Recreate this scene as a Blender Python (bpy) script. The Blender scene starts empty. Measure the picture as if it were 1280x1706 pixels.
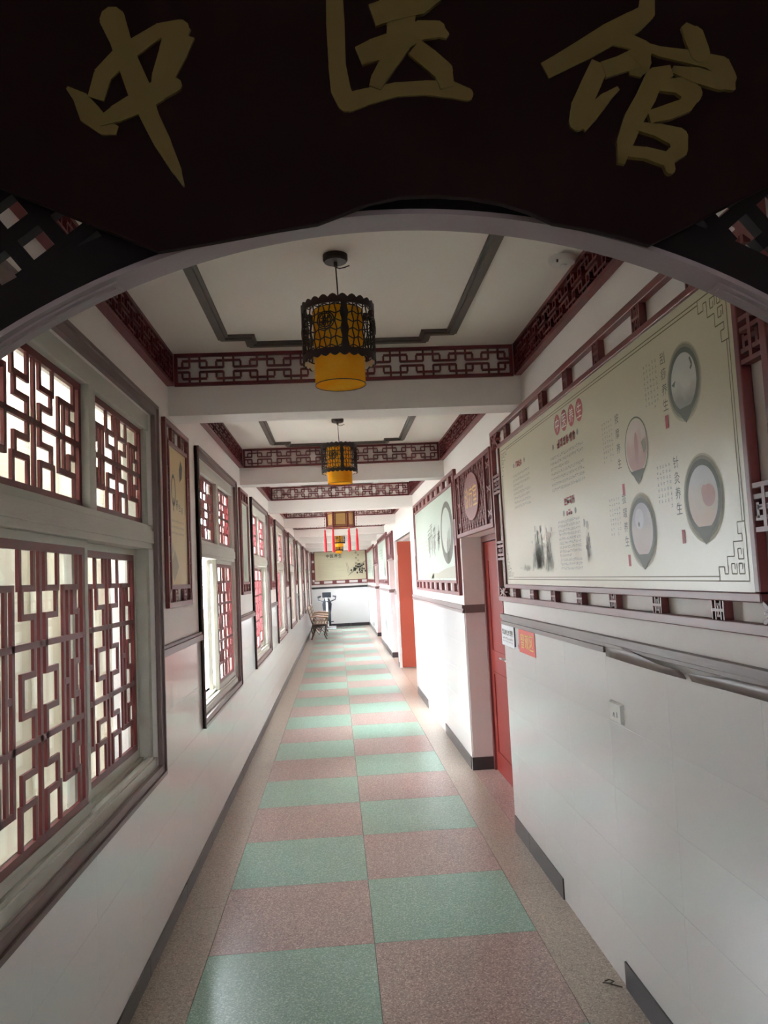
import bpy, bmesh, math, random
from mathutils import Vector, Matrix
random.seed(7)
C = bpy.context.scene.collection
SC = bpy.context.scene

# ------------------------------------------------------------------ camera
F_PX, YAW, PITCH, ROLL, CAM_H = 1295.78, 0.0649, 0.0817, -0.04804, 1.6
cd = bpy.data.cameras.new('camera'); cam = bpy.data.objects.new('camera', cd); C.objects.link(cam)
_f = Vector((math.sin(YAW)*math.cos(PITCH), math.cos(YAW)*math.cos(PITCH), math.sin(PITCH)))
_r0 = Vector((math.cos(YAW), -math.sin(YAW), 0)); _u0 = _r0.cross(_f)
_r = math.cos(ROLL)*_r0 + math.sin(ROLL)*_u0; _u = -math.sin(ROLL)*_r0 + math.cos(ROLL)*_u0
cam.matrix_world = Matrix(((_r.x, _u.x, -_f.x, 0), (_r.y, _u.y, -_f.y, 0), (_r.z, _u.z, -_f.z, CAM_H), (0, 0, 0, 1)))
cd.sensor_fit = 'VERTICAL'; cd.sensor_height = 36; cd.lens = F_PX/1706*36; cd.clip_start = .02; cd.clip_end = 300
SC.camera = cam
# ------------------------------------------------------------------ sky, exposure
w = bpy.data.worlds.new('overcast_sky'); SC.world = w; w.use_nodes = True
w.node_tree.nodes['Background'].inputs[0].default_value = (.86, .93, 1, 1)
w.node_tree.nodes['Background'].inputs[1].default_value = 1.0
sd_ = bpy.data.lights.new('hazy_sun', 'SUN'); sd_.energy = .5; sd_.angle = math.radians(35); sd_.color = (.97, .98, 1)
sun = bpy.data.objects.new('hazy_sun', sd_); C.objects.link(sun); sun.rotation_euler = Vector((.80, .18, -.56)).to_track_quat('-Z', 'Y').to_euler()
SC.view_settings.view_transform = 'Standard'; SC.view_settings.look = 'None'
SC.view_settings.gamma = 1; SC.view_settings.use_curve_mapping = False
SC.view_settings.exposure = 5.25
SC.cycles.use_denoising = True
SC.cycles.max_bounces = 14; SC.cycles.diffuse_bounces = 9; SC.cycles.transparent_max_bounces = 12
SC.cycles.sample_clamp_indirect = 6

# ------------------------------------------------------------------ room numbers (metres)
XL, XR, YE, YB, ZC = -.847, 1.044, 26.0, -1.7, 2.82
BEAMS = [4.1 + 3.05*k for k in range(8)]
WIN = [(1.84, 3.745)] + [(4.83+3.06*k, 6.69+3.06*k) for k in range(7)]
WZ0, WZ1 = .735, 2.46

# ------------------------------------------------------------------ helpers
def s2l(c):
    return tuple((x/255/12.92 if x/255 <= .04045 else ((x/255+.055)/1.055)**2.4) for x in c) + (1,)
class MB:
    def __init__(s): s.v = []; s.f = []
    def poly(s, pts):
        n = len(s.v); s.v += [tuple(p) for p in pts]; s.f.append(tuple(range(n, n+len(pts)))); return s
    def box(s, x0, x1, y0, y1, z0, z1):
        n = len(s.v)
        s.v += [(x, y, z) for x in (x0, x1) for y in (y0, y1) for z in (z0, z1)]
        s.f += [tuple(n+i for i in q) for q in ((0,1,3,2),(4,6,7,5),(0,4,5,1),(2,3,7,6),(0,2,6,4),(1,5,7,3))]
        return s
    def hexa(s, pts):  # 8 points, order as box
        n = len(s.v); s.v += [tuple(p) for p in pts]
        s.f += [tuple(n+i for i in q) for q in ((0,1,3,2),(4,6,7,5),(0,4,5,1),(2,3,7,6),(0,2,6,4),(1,5,7,3))]
        return s
    def prism(s, a, b):  # two matching outlines
        n = len(s.v); k = len(a); s.v += [tuple(p) for p in a] + [tuple(p) for p in b]
        s.f.append(tuple(range(n, n+k))); s.f.append(tuple(range(n+2*k-1, n+k-1, -1)))
        for i in range(k): j = (i+1) % k; s.f.append((n+i, n+k+i, n+k+j, n+j))
        return s
    def tube(s, pts, r, seg=8, closed=False):
        pts = [Vector(p) for p in pts]; n0 = len(s.v); N = len(pts)
        for i, p in enumerate(pts):
            if closed: d = pts[(i+1) % N]-pts[i-1]
            else: d = (pts[min(i+1, N-1)]-pts[max(i-1, 0)])
            d.normalize(); a = Vector((0, 0, 1)) if abs(d.z) < .9 else Vector((1, 0, 0))
            u = d.cross(a).normalized(); v = d.cross(u)
            rr = r[i] if isinstance(r, (list, tuple)) else r
            for k in range(seg):
                t = 2*math.pi*k/seg; s.v.append(tuple(p+u*rr*math.cos(t)+v*rr*math.sin(t)))
        M = N if closed else N-1
        for i in range(M):
            for k in range(seg):
                a = n0+i*seg+k; b = n0+i*seg+(k+1) % seg; c = n0+((i+1) % N)*seg
                s.f.append((a, b, c+(k+1) % seg, c+k))
        if not closed:
            s.f.append(tuple(n0+k for k in range(seg))); s.f.append(tuple(n0+(N-1)*seg+k for k in range(seg-1, -1, -1)))
        return s
    def lathe(s, prof, cx, cy, seg=32, cap=True):
        n0 = len(s.v)
        for r, z in prof:
            for k in range(seg):
                t = 2*math.pi*k/seg; s.v.append((cx+r*math.cos(t), cy+r*math.sin(t), z))
        for i in range(len(prof)-1):
            for k in range(seg):
                a = n0+i*seg+k; b = n0+i*seg+(k+1) % seg
                s.f.append((a, b, b+seg, a+seg))
        if cap:
            s.f.append(tuple(n0+k for k in range(seg))); m = n0+(len(prof)-1)*seg; s.f.append(tuple(m+k for k in range(seg)))
        return s
    def build(s, name, mat, parent=None, smooth=False, bevel=0, kind=None, recalc=True):
        me = bpy.data.meshes.new(name); o = bpy.data.objects.new(name, me)
        off = Vector((0, 0, 0)); p = parent
        while p is not None: off += p.location; p = p.parent
        me.from_pydata([tuple(Vector(v)-off) for v in s.v], [], s.f)
        if recalc:
            bm = bmesh.new(); bm.from_mesh(me); bmesh.ops.recalc_face_normals(bm, faces=bm.faces); bm.to_mesh(me); bm.free()
        if smooth:
            for q in me.polygons: q.use_smooth = True
            try: me.set_sharp_from_angle(angle=math.radians(40))
            except Exception: pass
        me.materials.append(mat)
        C.objects.link(o); o.parent = parent
        if bevel:
            b = o.modifiers.new('bevel', 'BEVEL'); b.width = bevel; b.segments = 2; b.limit_method = 'ANGLE'
        if kind: o['kind'] = kind
        return o
def tag(o, label=None, cat=None, group=None, kind=None):
    if label: o['label'] = label
    if cat: o['category'] = cat
    if group: o['group'] = group
    if kind: o['kind'] = kind
    return o
def empty(name, loc=(0, 0, 0), **k):
    o = bpy.data.objects.new(name, None); C.objects.link(o); o.location = loc; o.empty_display_size = .1
    return tag(o, **k)
def copy_tree(o, parent=None):
    c = o.copy(); C.objects.link(c); c.parent = parent
    for ch in list(o.children): copy_tree(ch, c)
    return c
# a mapping from a wall's own coordinates (a along, v up, w out of the wall) to the world
class Wall:
    def __init__(s, axis, pos, out, rd): s.axis, s.pos, s.out, s.rd = axis, pos, out, rd
    def p(s, a, v, w=0):
        return (s.pos+s.out*w, a, v) if s.axis == 'x' else (a, s.pos+s.out*w, v)
    def box(s, mb, a0, a1, v0, v1, w0, w1):
        P, Q = s.p(a0, v0, w0), s.p(a1, v1, w1)
        return mb.box(min(P[0], Q[0]), max(P[0], Q[0]), min(P[1], Q[1]), max(P[1], Q[1]), min(P[2], Q[2]), max(P[2], Q[2]))
    def poly(s, mb, pts, w): return mb.poly([s.p(a, v, w) for a, v in pts])
    def line(s, mb, a0, v0, a1, v1, t, w0, w1):  # oriented bar in the wall plane
        d = Vector((a1-a0, v1-v0)); L = d.length or 1e-6; n = Vector((-d.y, d.x))/L*t/2
        q = [(a0+n.x, v0+n.y), (a0-n.x, v0-n.y), (a1-n.x, v1-n.y), (a1+n.x, v1+n.y)]
        if w0 == w1: return s.poly(mb, q, w0)
        return mb.prism([s.p(a, v, w0) for a, v in q], [s.p(a, v, w1) for a, v in q])
    def disc(s, mb, a, v, ra, rv, w, seg=40, r0=0):
        if r0 == 0: return s.poly(mb, [(a+ra*math.cos(t*2*math.pi/seg), v+rv*math.sin(t*2*math.pi/seg)) for t in range(seg)], w)
        for t in range(seg):
            q = []
            for tt, r in ((t, 1), (t+1, 1), (t+1, r0), (t, r0)):
                th = tt*2*math.pi/seg; q.append((a+ra*r*math.cos(th), v+rv*r*math.sin(th)))
            s.poly(mb, q, w)
        return mb
RW = Wall('x', XR, -1, -1); LW = Wall('x', XL, 1, 1); EW = Wall('y', YE, -1, 1)

# ------------------------------------------------------------------ materials
def new_mat(name):
    m = bpy.data.materials.new(name); m.use_nodes = True
    nt = m.node_tree; return m, nt, nt.nodes['Principled BSDF']
def paint(name, rgb, rough=.6, var=.08, scale=6, bump=.0, bscale=60, spec=.5, metal=0, streak=None):
    m, nt, b = new_mat(name); N = nt.nodes; Lk = nt.links
    tc = N.new('ShaderNodeTexCoord'); src = tc.outputs['Object']
    if streak:
        mp = N.new('ShaderNodeMapping'); mp.inputs['Scale'].default_value = streak; Lk.new(src, mp.inputs[0]); src = mp.outputs[0]
    nz = N.new('ShaderNodeTexNoise'); nz.inputs['Scale'].default_value = scale; nz.inputs['Detail'].default_value = 5
    Lk.new(src, nz.inputs['Vector'])
    mx = N.new('ShaderNodeMix'); mx.data_type = 'RGBA'; c = s2l(rgb)
    mx.inputs[6].default_value = tuple(x*(1-var) for x in c[:3])+(1,); mx.inputs[7].default_value = tuple(min(1, x*(1+var)) for x in c[:3])+(1,)
    Lk.new(nz.outputs[0], mx.inputs[0]); Lk.new(mx.outputs[2], b.inputs['Base Color'])
    b.inputs['Roughness'].default_value = rough; b.inputs['Metallic'].default_value = metal; b.inputs['Specular IOR Level'].default_value = spec
    if bump:
        n2 = N.new('ShaderNodeTexNoise'); n2.inputs['Scale'].default_value = bscale; Lk.new(src, n2.inputs['Vector'])
        bp = N.new('ShaderNodeBump'); bp.inputs['Strength'].default_value = bump; bp.inputs['Distance'].default_value = .01
        Lk.new(n2.outputs[0], bp.inputs['Height']); Lk.new(bp.outputs[0], b.inputs['Normal'])
    return m
def terrazzo(name, rgb, chip, dark):
    m, nt, b = new_mat(name); N = nt.nodes; Lk = nt.links
    tc = N.new('ShaderNodeTexCoord')
    vo = N.new('ShaderNodeTexVoronoi'); vo.inputs['Scale'].default_value = 190; Lk.new(tc.outputs['Object'], vo.inputs['Vector'])
    sp = N.new('ShaderNodeSeparateColor'); Lk.new(vo.outputs['Color'], sp.inputs[0])
    r = N.new('ShaderNodeValToRGB'); e = r.color_ramp.elements; r.color_ramp.interpolation = 'CONSTANT'
    e[0].color = s2l(dark); e[1].position = .16; e[1].color = s2l(rgb)
    q = e.new(.72); q.color = s2l(tuple((x+y)/2 for x, y in zip(rgb, chip))); q = e.new(.86); q.color = s2l(chip)
    Lk.new(sp.outputs[0], r.inputs[0])
    nz = N.new('ShaderNodeTexNoise'); nz.inputs['Scale'].default_value = 3; nz.inputs['Detail'].default_value = 6
    Lk.new(tc.outputs['Object'], nz.inputs['Vector'])
    mr = N.new('ShaderNodeMapRange'); mr.inputs[3].default_value = .86; mr.inputs[4].default_value = 1.1; Lk.new(nz.outputs[0], mr.inputs[0])
    vm = N.new('ShaderNodeVectorMath'); vm.operation = 'SCALE'; Lk.new(r.outputs[0], vm.inputs[0]); Lk.new(mr.outputs[0], vm.inputs['Scale'])
    Lk.new(vm.outputs[0], b.inputs['Base Color'])
    m2 = N.new('ShaderNodeMapRange'); m2.inputs[3].default_value = .25; m2.inputs[4].default_value = .40; Lk.new(nz.outputs[0], m2.inputs[0])
    Lk.new(m2.outputs[0], b.inputs['Roughness']); b.inputs['Coat Weight'].default_value = .2; b.inputs['Coat Roughness'].default_value = .16
    return m
M = {}
M['wall'] = paint('wall_paint', (234, 228, 225), .55, .03, 3, .05, 40)
M['ceil'] = paint('ceiling_paint', (240, 234, 226), .7, .03, 2, .03, 30)
M['tile'] = paint('glazed_wall_tile', (232, 230, 230), .13, .03, 1.5, .05, 3.5, streak=(1, 1, .6))
M['grout'] = paint('tile_grout', (120, 116, 112), .8)
M['red'] = paint('dark_red_fret_paint', (106, 34, 38), .42, .12, 12)
M['redp'] = paint('brown_red_frame_paint', (122, 62, 62), .38, .12, 9, streak=(8, 1, 8))
M['brown'] = paint('brown_trim', (120, 100, 97), .42, .1, 12, .08, 90, streak=(1, .15, 1))
M['rim'] = paint('mauve_brown_laminate_trim', (136, 120, 124), .4, .07, 10, .05, 80)
M['grey'] = paint('weathered_grey_window_paint', (194, 192, 182), .5, .12, 14, .12, 120, streak=(1, .2, 1))
M['black'] = paint('black_skirting_tile', (58, 54, 58), .3, .15, 20)
M['ceiltrim'] = paint('grey_brown_ceiling_moulding', (94, 82, 76), .5, .1, 15)
M['gate'] = paint('near_black_gate_lacquer', (24, 15, 17), .6, .1, 6, spec=.15)
M['plaque'] = paint('dark_plaque_lacquer', (26, 7, 9), .6, .15, 5, spec=.08)
M['gold'] = paint('dull_gold_lettering', (90, 74, 34), .5, .12, 8, spec=.3)
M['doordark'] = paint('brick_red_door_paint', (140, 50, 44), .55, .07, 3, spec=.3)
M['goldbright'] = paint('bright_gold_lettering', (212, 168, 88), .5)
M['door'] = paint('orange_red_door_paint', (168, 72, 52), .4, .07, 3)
M['cream'] = paint('cream_poster_print', (208, 200, 172), .32, .04, 2)
M['pale'] = paint('pale_green_poster_print', (184, 198, 184), .32, .05, 2)
M['tan'] = paint('tan_scroll_print', (214, 192, 136), .4, .05, 3)
M['ink'] = paint('dark_ink', (62, 60, 56), .5)
M['inkmid'] = paint('mid_grey_ink', (128, 130, 120), .5, .3, 60)
M['inkpale'] = paint('pale_grey_ink', (176, 174, 156), .5, .1, 40)
M['olive'] = paint('olive_border_ink', (108, 98, 58), .5)
M['ring'] = paint('brush_ring_ink', (92, 94, 78), .5, .15, 30)
M['ring2'] = paint('brush_ring_edge_ink', (136, 134, 110), .5, .1, 30)
M['ring3'] = paint('brush_ring_fade_ink', (178, 171, 138), .5, .05, 30)
M['redink'] = paint('red_print_ink', (168, 58, 60), .5)
M['whiteink'] = paint('white_print', (238, 232, 222), .5)
M['flesh'] = paint('skin_tone_print', (208, 178, 162), .45, .12, 25)
M['flesh2'] = paint('deeper_skin_tone_print', (184, 138, 128), .45, .12, 25)
M['bluegrey'] = paint('blue_grey_print', (196, 196, 202), .45, .1, 25)
M['slip'] = paint('red_notice_paper', (226, 66, 40), .5)
M['yellow'] = paint('yellow_notice_lettering', (250, 214, 90), .5)
M['paper'] = paint('white_notice_paper', (240, 240, 244), .5)
M['plastic'] = paint('white_plastic', (226, 224, 220), .35)
M['darkwood'] = paint('dark_lantern_wood', (48, 32, 30), .45, .2, 40)
M['tassel'] = paint('scarlet_tassel_thread', (214, 24, 40), .6)
M['goldpanel'] = paint('gold_lantern_panel', (178, 140, 82), .4, .1, 20)
M['benchwood'] = paint('pale_bench_wood', (150, 126, 108), .5, .15, 20, streak=(.2, 4, 4))
M['iron'] = paint('brown_cast_iron', (86, 74, 64), .5, .2, 30)
M['bikeb'] = paint('dark_bike_plastic', (48, 54, 62), .4)
M['bikew'] = paint('white_bike_enamel', (226, 228, 232), .3)
M['cement'] = paint('outdoor_concrete', (170, 168, 160), .9, .12, 1.2)
M['creamwall'] = paint('cream_blocking_wall', (176, 170, 152), .8, .06, 2)
M['leaf'] = paint('shrub_leaf', (84, 104, 60), .6, .35, 4)
M['bark'] = paint('shrub_bark', (98, 82, 66), .8)
M['mortar'] = paint('floor_joint', (84, 76, 70), .8)
M['pink'] = terrazzo('pink_terrazzo', (166, 140, 134), (206, 184, 174), (140, 112, 108))
M['green'] = terrazzo('green_terrazzo', (136, 173, 157), (176, 206, 190), (116, 158, 140))
M['beige'] = terrazzo('beige_terrazzo', (172, 158, 144), (200, 186, 170), (146, 132, 120))
def amber():
    m, nt, b = new_mat('amber_lantern_fabric'); N = nt.nodes; Lk = nt.links
    out = N['Material Output']; d = N.new('ShaderNodeBsdfDiffuse'); t = N.new('ShaderNodeBsdfTranslucent')
    nz = N.new('ShaderNodeTexNoise'); nz.inputs['Scale'].default_value = 14; nz.inputs['Detail'].default_value = 6
    tc = N.new('ShaderNodeTexCoord'); Lk.new(tc.outputs['Object'], nz.inputs['Vector'])
    r = N.new('ShaderNodeValToRGB'); r.color_ramp.elements[0].position = .3; r.color_ramp.elements[1].position = .75
    r.color_ramp.elements[0].color = s2l((255, 172, 34)); r.color_ramp.elements[1].color = s2l((255, 200, 70))
    Lk.new(nz.outputs[0], r.inputs[0]); Lk.new(r.outputs[0], d.inputs[0]); Lk.new(r.outputs[0], t.inputs[0])
    mx = N.new('ShaderNodeMixShader'); mx.inputs[0].default_value = .12
    Lk.new(d.outputs[0], mx.inputs[1]); Lk.new(t.outputs[0], mx.inputs[2]); Lk.new(mx.outputs[0], out.inputs[0]); return m
M['amber'] = amber()
def glass():
    m, nt, b = new_mat('window_glass'); N = nt.nodes; Lk = nt.links; out = N['Material Output']
    t = N.new('ShaderNodeBsdfTransparent'); t.inputs[0].default_value = (.97, .975, .97, 1)
    g = N.new('ShaderNodeBsdfGlossy'); g.inputs['Roughness'].default_value = .02
    mx = N.new('ShaderNodeMixShader'); lw = N.new('ShaderNodeLayerWeight'); lw.inputs[0].default_value = .5
    pw_ = N.new('ShaderNodeMath'); pw_.operation = 'POWER'; pw_.inputs[1].default_value = 5; Lk.new(lw.outputs['Facing'], pw_.inputs[0])
    fr = N.new('ShaderNodeMapRange'); fr.inputs[3].default_value = .03; fr.inputs[4].default_value = .6; Lk.new(pw_.outputs[0], fr.inputs[0])
    Lk.new(fr.outputs[0], mx.inputs[0]); Lk.new(t.outputs[0], mx.inputs[1]); Lk.new(g.outputs[0], mx.inputs[2]); Lk.new(mx.outputs[0], out.inputs[0]); return m
M['glass'] = glass()

# ------------------------------------------------------------------ lettering (Blender's own font)
_gl = {}
def glyph(ch):
    if ch not in _gl:
        cu = bpy.data.curves.new('glyph', 'FONT'); cu.body = ch; cu.size = 1; cu.resolution_u = 3
        o = bpy.data.objects.new('glyph', cu); C.objects.link(o)
        bpy.context.view_layer.update(); dg = bpy.context.evaluated_depsgraph_get()
        me = bpy.data.meshes.new_from_object(o.evaluated_get(dg))
        vs = [(v.co.x, v.co.y) for v in me.vertices]; fs = [tuple(p.vertices) for p in me.polygons]
        bpy.data.objects.remove(o); bpy.data.meshes.remove(me)
        xs = [v[0] for v in vs] or [0]; ys = [v[1] for v in vs] or [0]
        cx, cy = (min(xs)+max(xs))/2, (min(ys)+max(ys))/2; h = max(max(xs)-min(xs), max(ys)-min(ys), 1e-3)
        _gl[ch] = ([((x-cx)/h, (y-cy)/h) for x, y in vs], fs)
    return _gl[ch]
def char(mb, W, ch, a, v, sz, w, sx=1):
    vs, fs = glyph(ch); n = len(mb.v)
    mb.v += [W.p(a+W.rd*x*sz*sx, v+y*sz, w) for x, y in vs]; mb.f += [tuple(n+i for i in f) for f in fs]
def scrib(mb, W, a, v, sz, w, n=4, t=.13):   # a print mark too small to read
    for k in range(n):
        if random.random() < .5:
            y = v+random.uniform(-.4, .4)*sz; W.line(mb, a-sz*.4, y, a+sz*.4, y, sz*t, w, w)
        else:
            x = a+random.uniform(-.35, .35)*sz; W.line(mb, x, v-sz*.42, x, v+sz*.42, sz*t, w, w)

# ================================================================== SETTING
# right wall pieces and openings:  (y0,y1) solid;  niches between
NICHE1, DOOR2, NICHE3, NICHE4 = (4.88, 6.40), (10.62, 13.6), (13.9, 15.35), (19.0, 20.9)
solid = [(YB, NICHE1[0]), (NICHE1[1], DOOR2[0]), (DOOR2[1], NICHE3[0]), (NICHE3[1], NICHE4[0]), (NICHE4[1], YE)]
wr = empty('wall_right', (XR, 0, 0), label='long white right wall with posters above and glazed tiles below', cat='wall', kind='structure')
mb = MB()
for a, b in solid: mb.box(XR, XR+.12, a, b, 0, ZC)
for (a, b), z in ((NICHE1, 1.885), (DOOR2, 2.19), (NICHE3, 1.885), (NICHE4, 1.885)): mb.box(XR, XR+.12, a, b, z, ZC)
for (a, b) in (NICHE1, NICHE3, NICHE4):       # recess linings
    mb.box(XR+.12, XR+.30, a-.12, a, 0, 2.0); mb.box(XR+.12, XR+.30, b, b+.12, 0, 2.0)
    mb.box(XR+.12, XR+.30, a, b, 1.885, 2.0); mb.box(XR+.30, XR+.36, a-.12, b+.12, 0, 2.0)
a, b = DOOR2
mb.box(XR+.12, XR+1.3, a-.1, a, 0, 2.5); mb.box(XR+.12, XR+1.3, b, b+.1, 0, 2.5); mb.box(XR+1.3, XR+1.36, a-.1, b+.1, 0, 2.5); mb.box(XR+.12, XR+1.3, a, b, 2.4, 2.5)
mb.build('wall_surface', M['wall'], wr)
# glazed tiles on the right wall, one by one, hairline joints
TZ = [.0, .25, .5, .75, 1.0, 1.262]; TG = .0008
tmesh = {}
def wall_tile(W, parent, a0, a1, z0, z1, th=.008):
    key = (round(a1-a0, 4), round(z1-z0, 4), W.out)
    loc = W.p(a0, z0, 0)
    if key not in tmesh:
        t = MB(); W2 = Wall(W.axis, 0, W.out, 1); W2.box(t, TG, (a1-a0)-TG, TG, (z1-z0)-TG, 0, th)
        o = t.build('tile', M['tile'], None); tmesh[key] = o.data
    else:
        o = bpy.data.objects.new('tile', tmesh[key]); C.objects.link(o)
    o.parent = parent; o.location = Vector(loc)-parent.location
    return o
def tile_run(W, parent, a0, a1, zs, x0=3.02, step=.56, th=.008):
    k0 = math.floor((a0-x0)/step); edges = [a0]
    e = x0+k0*step
    while e < a1-.03:
        if e > a0+.03: edges.append(e)
        e += step
    edges.append(a1)
    for i in range(len(edges)-1):
        for j in range(len(zs)-1): wall_tile(W, parent, edges[i], edges[i+1], zs[j], zs[j+1], th)
tile_run(RW, wr, .2, NICHE1[0], TZ); tile_run(RW, wr, NICHE1[1], DOOR2[0], TZ); tile_run(RW, wr, DOOR2[1], NICHE3[0], TZ)
ZB = [0, .5, 1.0, 1.262]
tile_run(RW, wr, NICHE3[1], NICHE4[0], ZB, step=1.2); tile_run(RW, wr, NICHE4[1], YE, ZB, step=1.2)
mb = MB()
for a, b in ((.2, NICHE1[0]), (NICHE1[1], DOOR2[0]), (DOOR2[1], NICHE3[0]), (NICHE3[1], NICHE4[0]), (NICHE4[1], YE)):
    RW.box(mb, a+.001, b-.001, 0, 1.262, 0, .0072)
for b in (NICHE1[1], NICHE3[1], NICHE4[1]): mb.box(XR+.002, XR+.30, b-.006, b, 0, 1.262)
mb.build('tile_bed', M['tile'], wr)
# brown chair rail, two mouldings, with the loose lower strip near the gate
tr = empty('trim_1', (XR, 0, 1.27), label='brown chair rail along the right wall, peeling near the gate', cat='rail', kind='structure')
mb = MB()
for a, b in ((.2, NICHE1[0]+.01), (NICHE1[1]-.01, DOOR2[0]), (DOOR2[1], NICHE3[0]+.01), (NICHE3[1]-.01, NICHE4[0]), (NICHE4[1]-.01, YE)):
    RW.box(mb, a, b, 1.300, 1.328, 0, .024); RW.box(mb, a, b, 1.285, 1.300, 0, .017)
    RW.box(mb, a if a > 1 else 3.0, b, 1.262, 1.285, 0, .022)
for b in (NICHE1[1], NICHE3[1], NICHE4[1]): mb.box(XR, XR+.30, b-.02, b, 1.262, 1.328)
mb.build('moulding', M['brown'], tr, bevel=.002)
mb = MB(); N_ = 60                      # curled loose strip, one connected ribbon
for i in range(N_+1):
    y = 3.0-i*(2.6/N_); t = (3.0-y)
    lift = .016+.018*(.5-.5*math.cos(t*5.5))*min(1, t*1.6); top = 1.296-.014*min(1, t*2)+.008*math.sin(t*5.5+1)
    mb.v += [RW.p(y, 1.248-.003*math.sin(t*4), .012), RW.p(y, (1.248+top)/2, .012+(lift-.012)*.35), RW.p(y, top, lift)]
    if i and i != 17:
        for j in (0, 1): k_ = (i-1)*3+j; mb.f.append((k_, k_+3, k_+4, k_+1))
o = mb.build('peeling_strip', M['brown'], tr, smooth=True); sm = o.modifiers.new('solid', 'SOLIDIFY'); sm.thickness = .002
o['label'] = 'loose curling lower strip'
# skirting
bs = empty('baseboard_right', (XR, 0, 0), label='black skirting tiles along the right wall, some missing', cat='baseboard', kind='structure')
for a, b in ((.3, .8), (.8, 1.55), (1.55, 2.3), (2.3, 3.03), (3.84, 4.5), (4.5, 4.86), (6.42, 7.1), (7.1, 7.9), (9.4, 10.0), (10.0, 10.6), (13.62, 13.88),
             (15.37, 16.2), (16.2, 17.1), (17.1, 18.0), (18.0, 18.98), (20.92, 21.8), (21.8, 22.8), (22.8, 23.8), (23.8, 25.0), (25.0, 25.98)):
    RW.box(MB(), a+.002, b-.002, 0, .098, .008, .015).build('skirting_tile', M['black'], bs)
for b in (NICHE1[1], NICHE3[1], NICHE4[1]): MB().box(XR-.01, XR+.17, b-.022, b-.007, 0, .1).build('skirting_tile', M['black'], bs)

# left wall with window openings
wl = empty('wall_left', (XL, 0, 0), label='long white left wall pierced by red lattice windows', cat='wall', kind='structure')
mb = MB(); WT = .20
mb.box(XL-WT, XL, YB, YE, 0, WZ0+.05); mb.box(XL-WT, XL, YB, YE, WZ1-.05, ZC)
ends = [YB] + [v for a, b in WIN for v in (a+.05, b-.05)] + [YE]
for i in range(0, len(ends), 2): mb.box(XL-WT, XL, ends[i], ends[i+1], WZ0+.05, WZ1-.05)
mb.build('wall_surface', M['wall'], wl)
LZ = [0, .25, .5, .735]
tile_run(LW, wl, .2, WIN[4][1], LZ, x0=3.3)
tile_run(LW, wl, WIN[4][1], YE, [0, .735], x0=3.3, step=1.2)
piers = [(.2, WIN[0][0])] + [(WIN[i][1], WIN[i+1][0]) for i in range(7)] + [(WIN[7][1], YE)]
for i, (a, b) in enumerate(piers):
    if b-a < .1: continue
    tile_run(LW, wl, a, b, [.735, 1.0, 1.265] if i < 4 else [.735, 1.265], x0=a, step=.56 if i in (0, 8) else 3)
mb = MB(); LW.box(mb, .2, YE, 0, .735, 0, .0072)
for a, b in piers: LW.box(mb, a, b, .73, 1.265, 0, .0072)
mb.build('tile_bed', M['tile'], wl)
tl = empty('trim_2', (XL, 0, 1.27), label='short brown rails on the piers between left windows', cat='rail', kind='structure')
for a, b in piers:
    m_ = MB(); LW.box(m_, a-.004, b+.004, 1.265, 1.300, 0, .026); LW.box(m_, a-.004, b+.004, 1.300, 1.315, 0, .018)
    m_.build('rail', M['brown'], tl, bevel=.002)
bl = empty('baseboard_left', (XL, 0, 0), label='dark skirting strip along the left wall', cat='baseboard', kind='structure')
y = .2
while y < YE:
    LW.box(MB(), y+.002, min(y+.8, YE)-.002, 0, .075, .008, .016).build('skirting_tile', M['black'], bl); y += .8

# end wall, back wall of the entrance
we = empty('wall_end', (0, YE, 0), label='white end wall with skirting, dark rail and a large poster', cat='wall', kind='structure')
MB().box(XL-.2, XR+.2, YE, YE+.15, 0, ZC).build('wall_surface', M['wall'], we)
EW.box(MB(), XL, XR, 0, 1.262, 0, .008).build('tile_bed', M['tile'], we)
EW.box(MB(), XL, XR, 1.262, 1.325, 0, .025).build('rail', M['black'], we)
for k in range(3): EW.box(MB(), XL+k*.63+.002, XL+(k+1)*.63-.002, 0, .1, .008, .02).build('skirting_tile', M['black'], we)
tag(MB().box(XL-.2, -.02, YB-.15, YB, 0, ZC).box(.13, XR+.3, YB-.15, YB, 0, ZC).box(-.02, .13, YB-.15, YB, 2.05, ZC).build('wall_back', M['wall']), 'lobby wall behind the camera with a narrow gap added to let light in', 'wall', kind='structure')  # narrow gap added out of view, lets daylight onto the plaque and near bay

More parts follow.
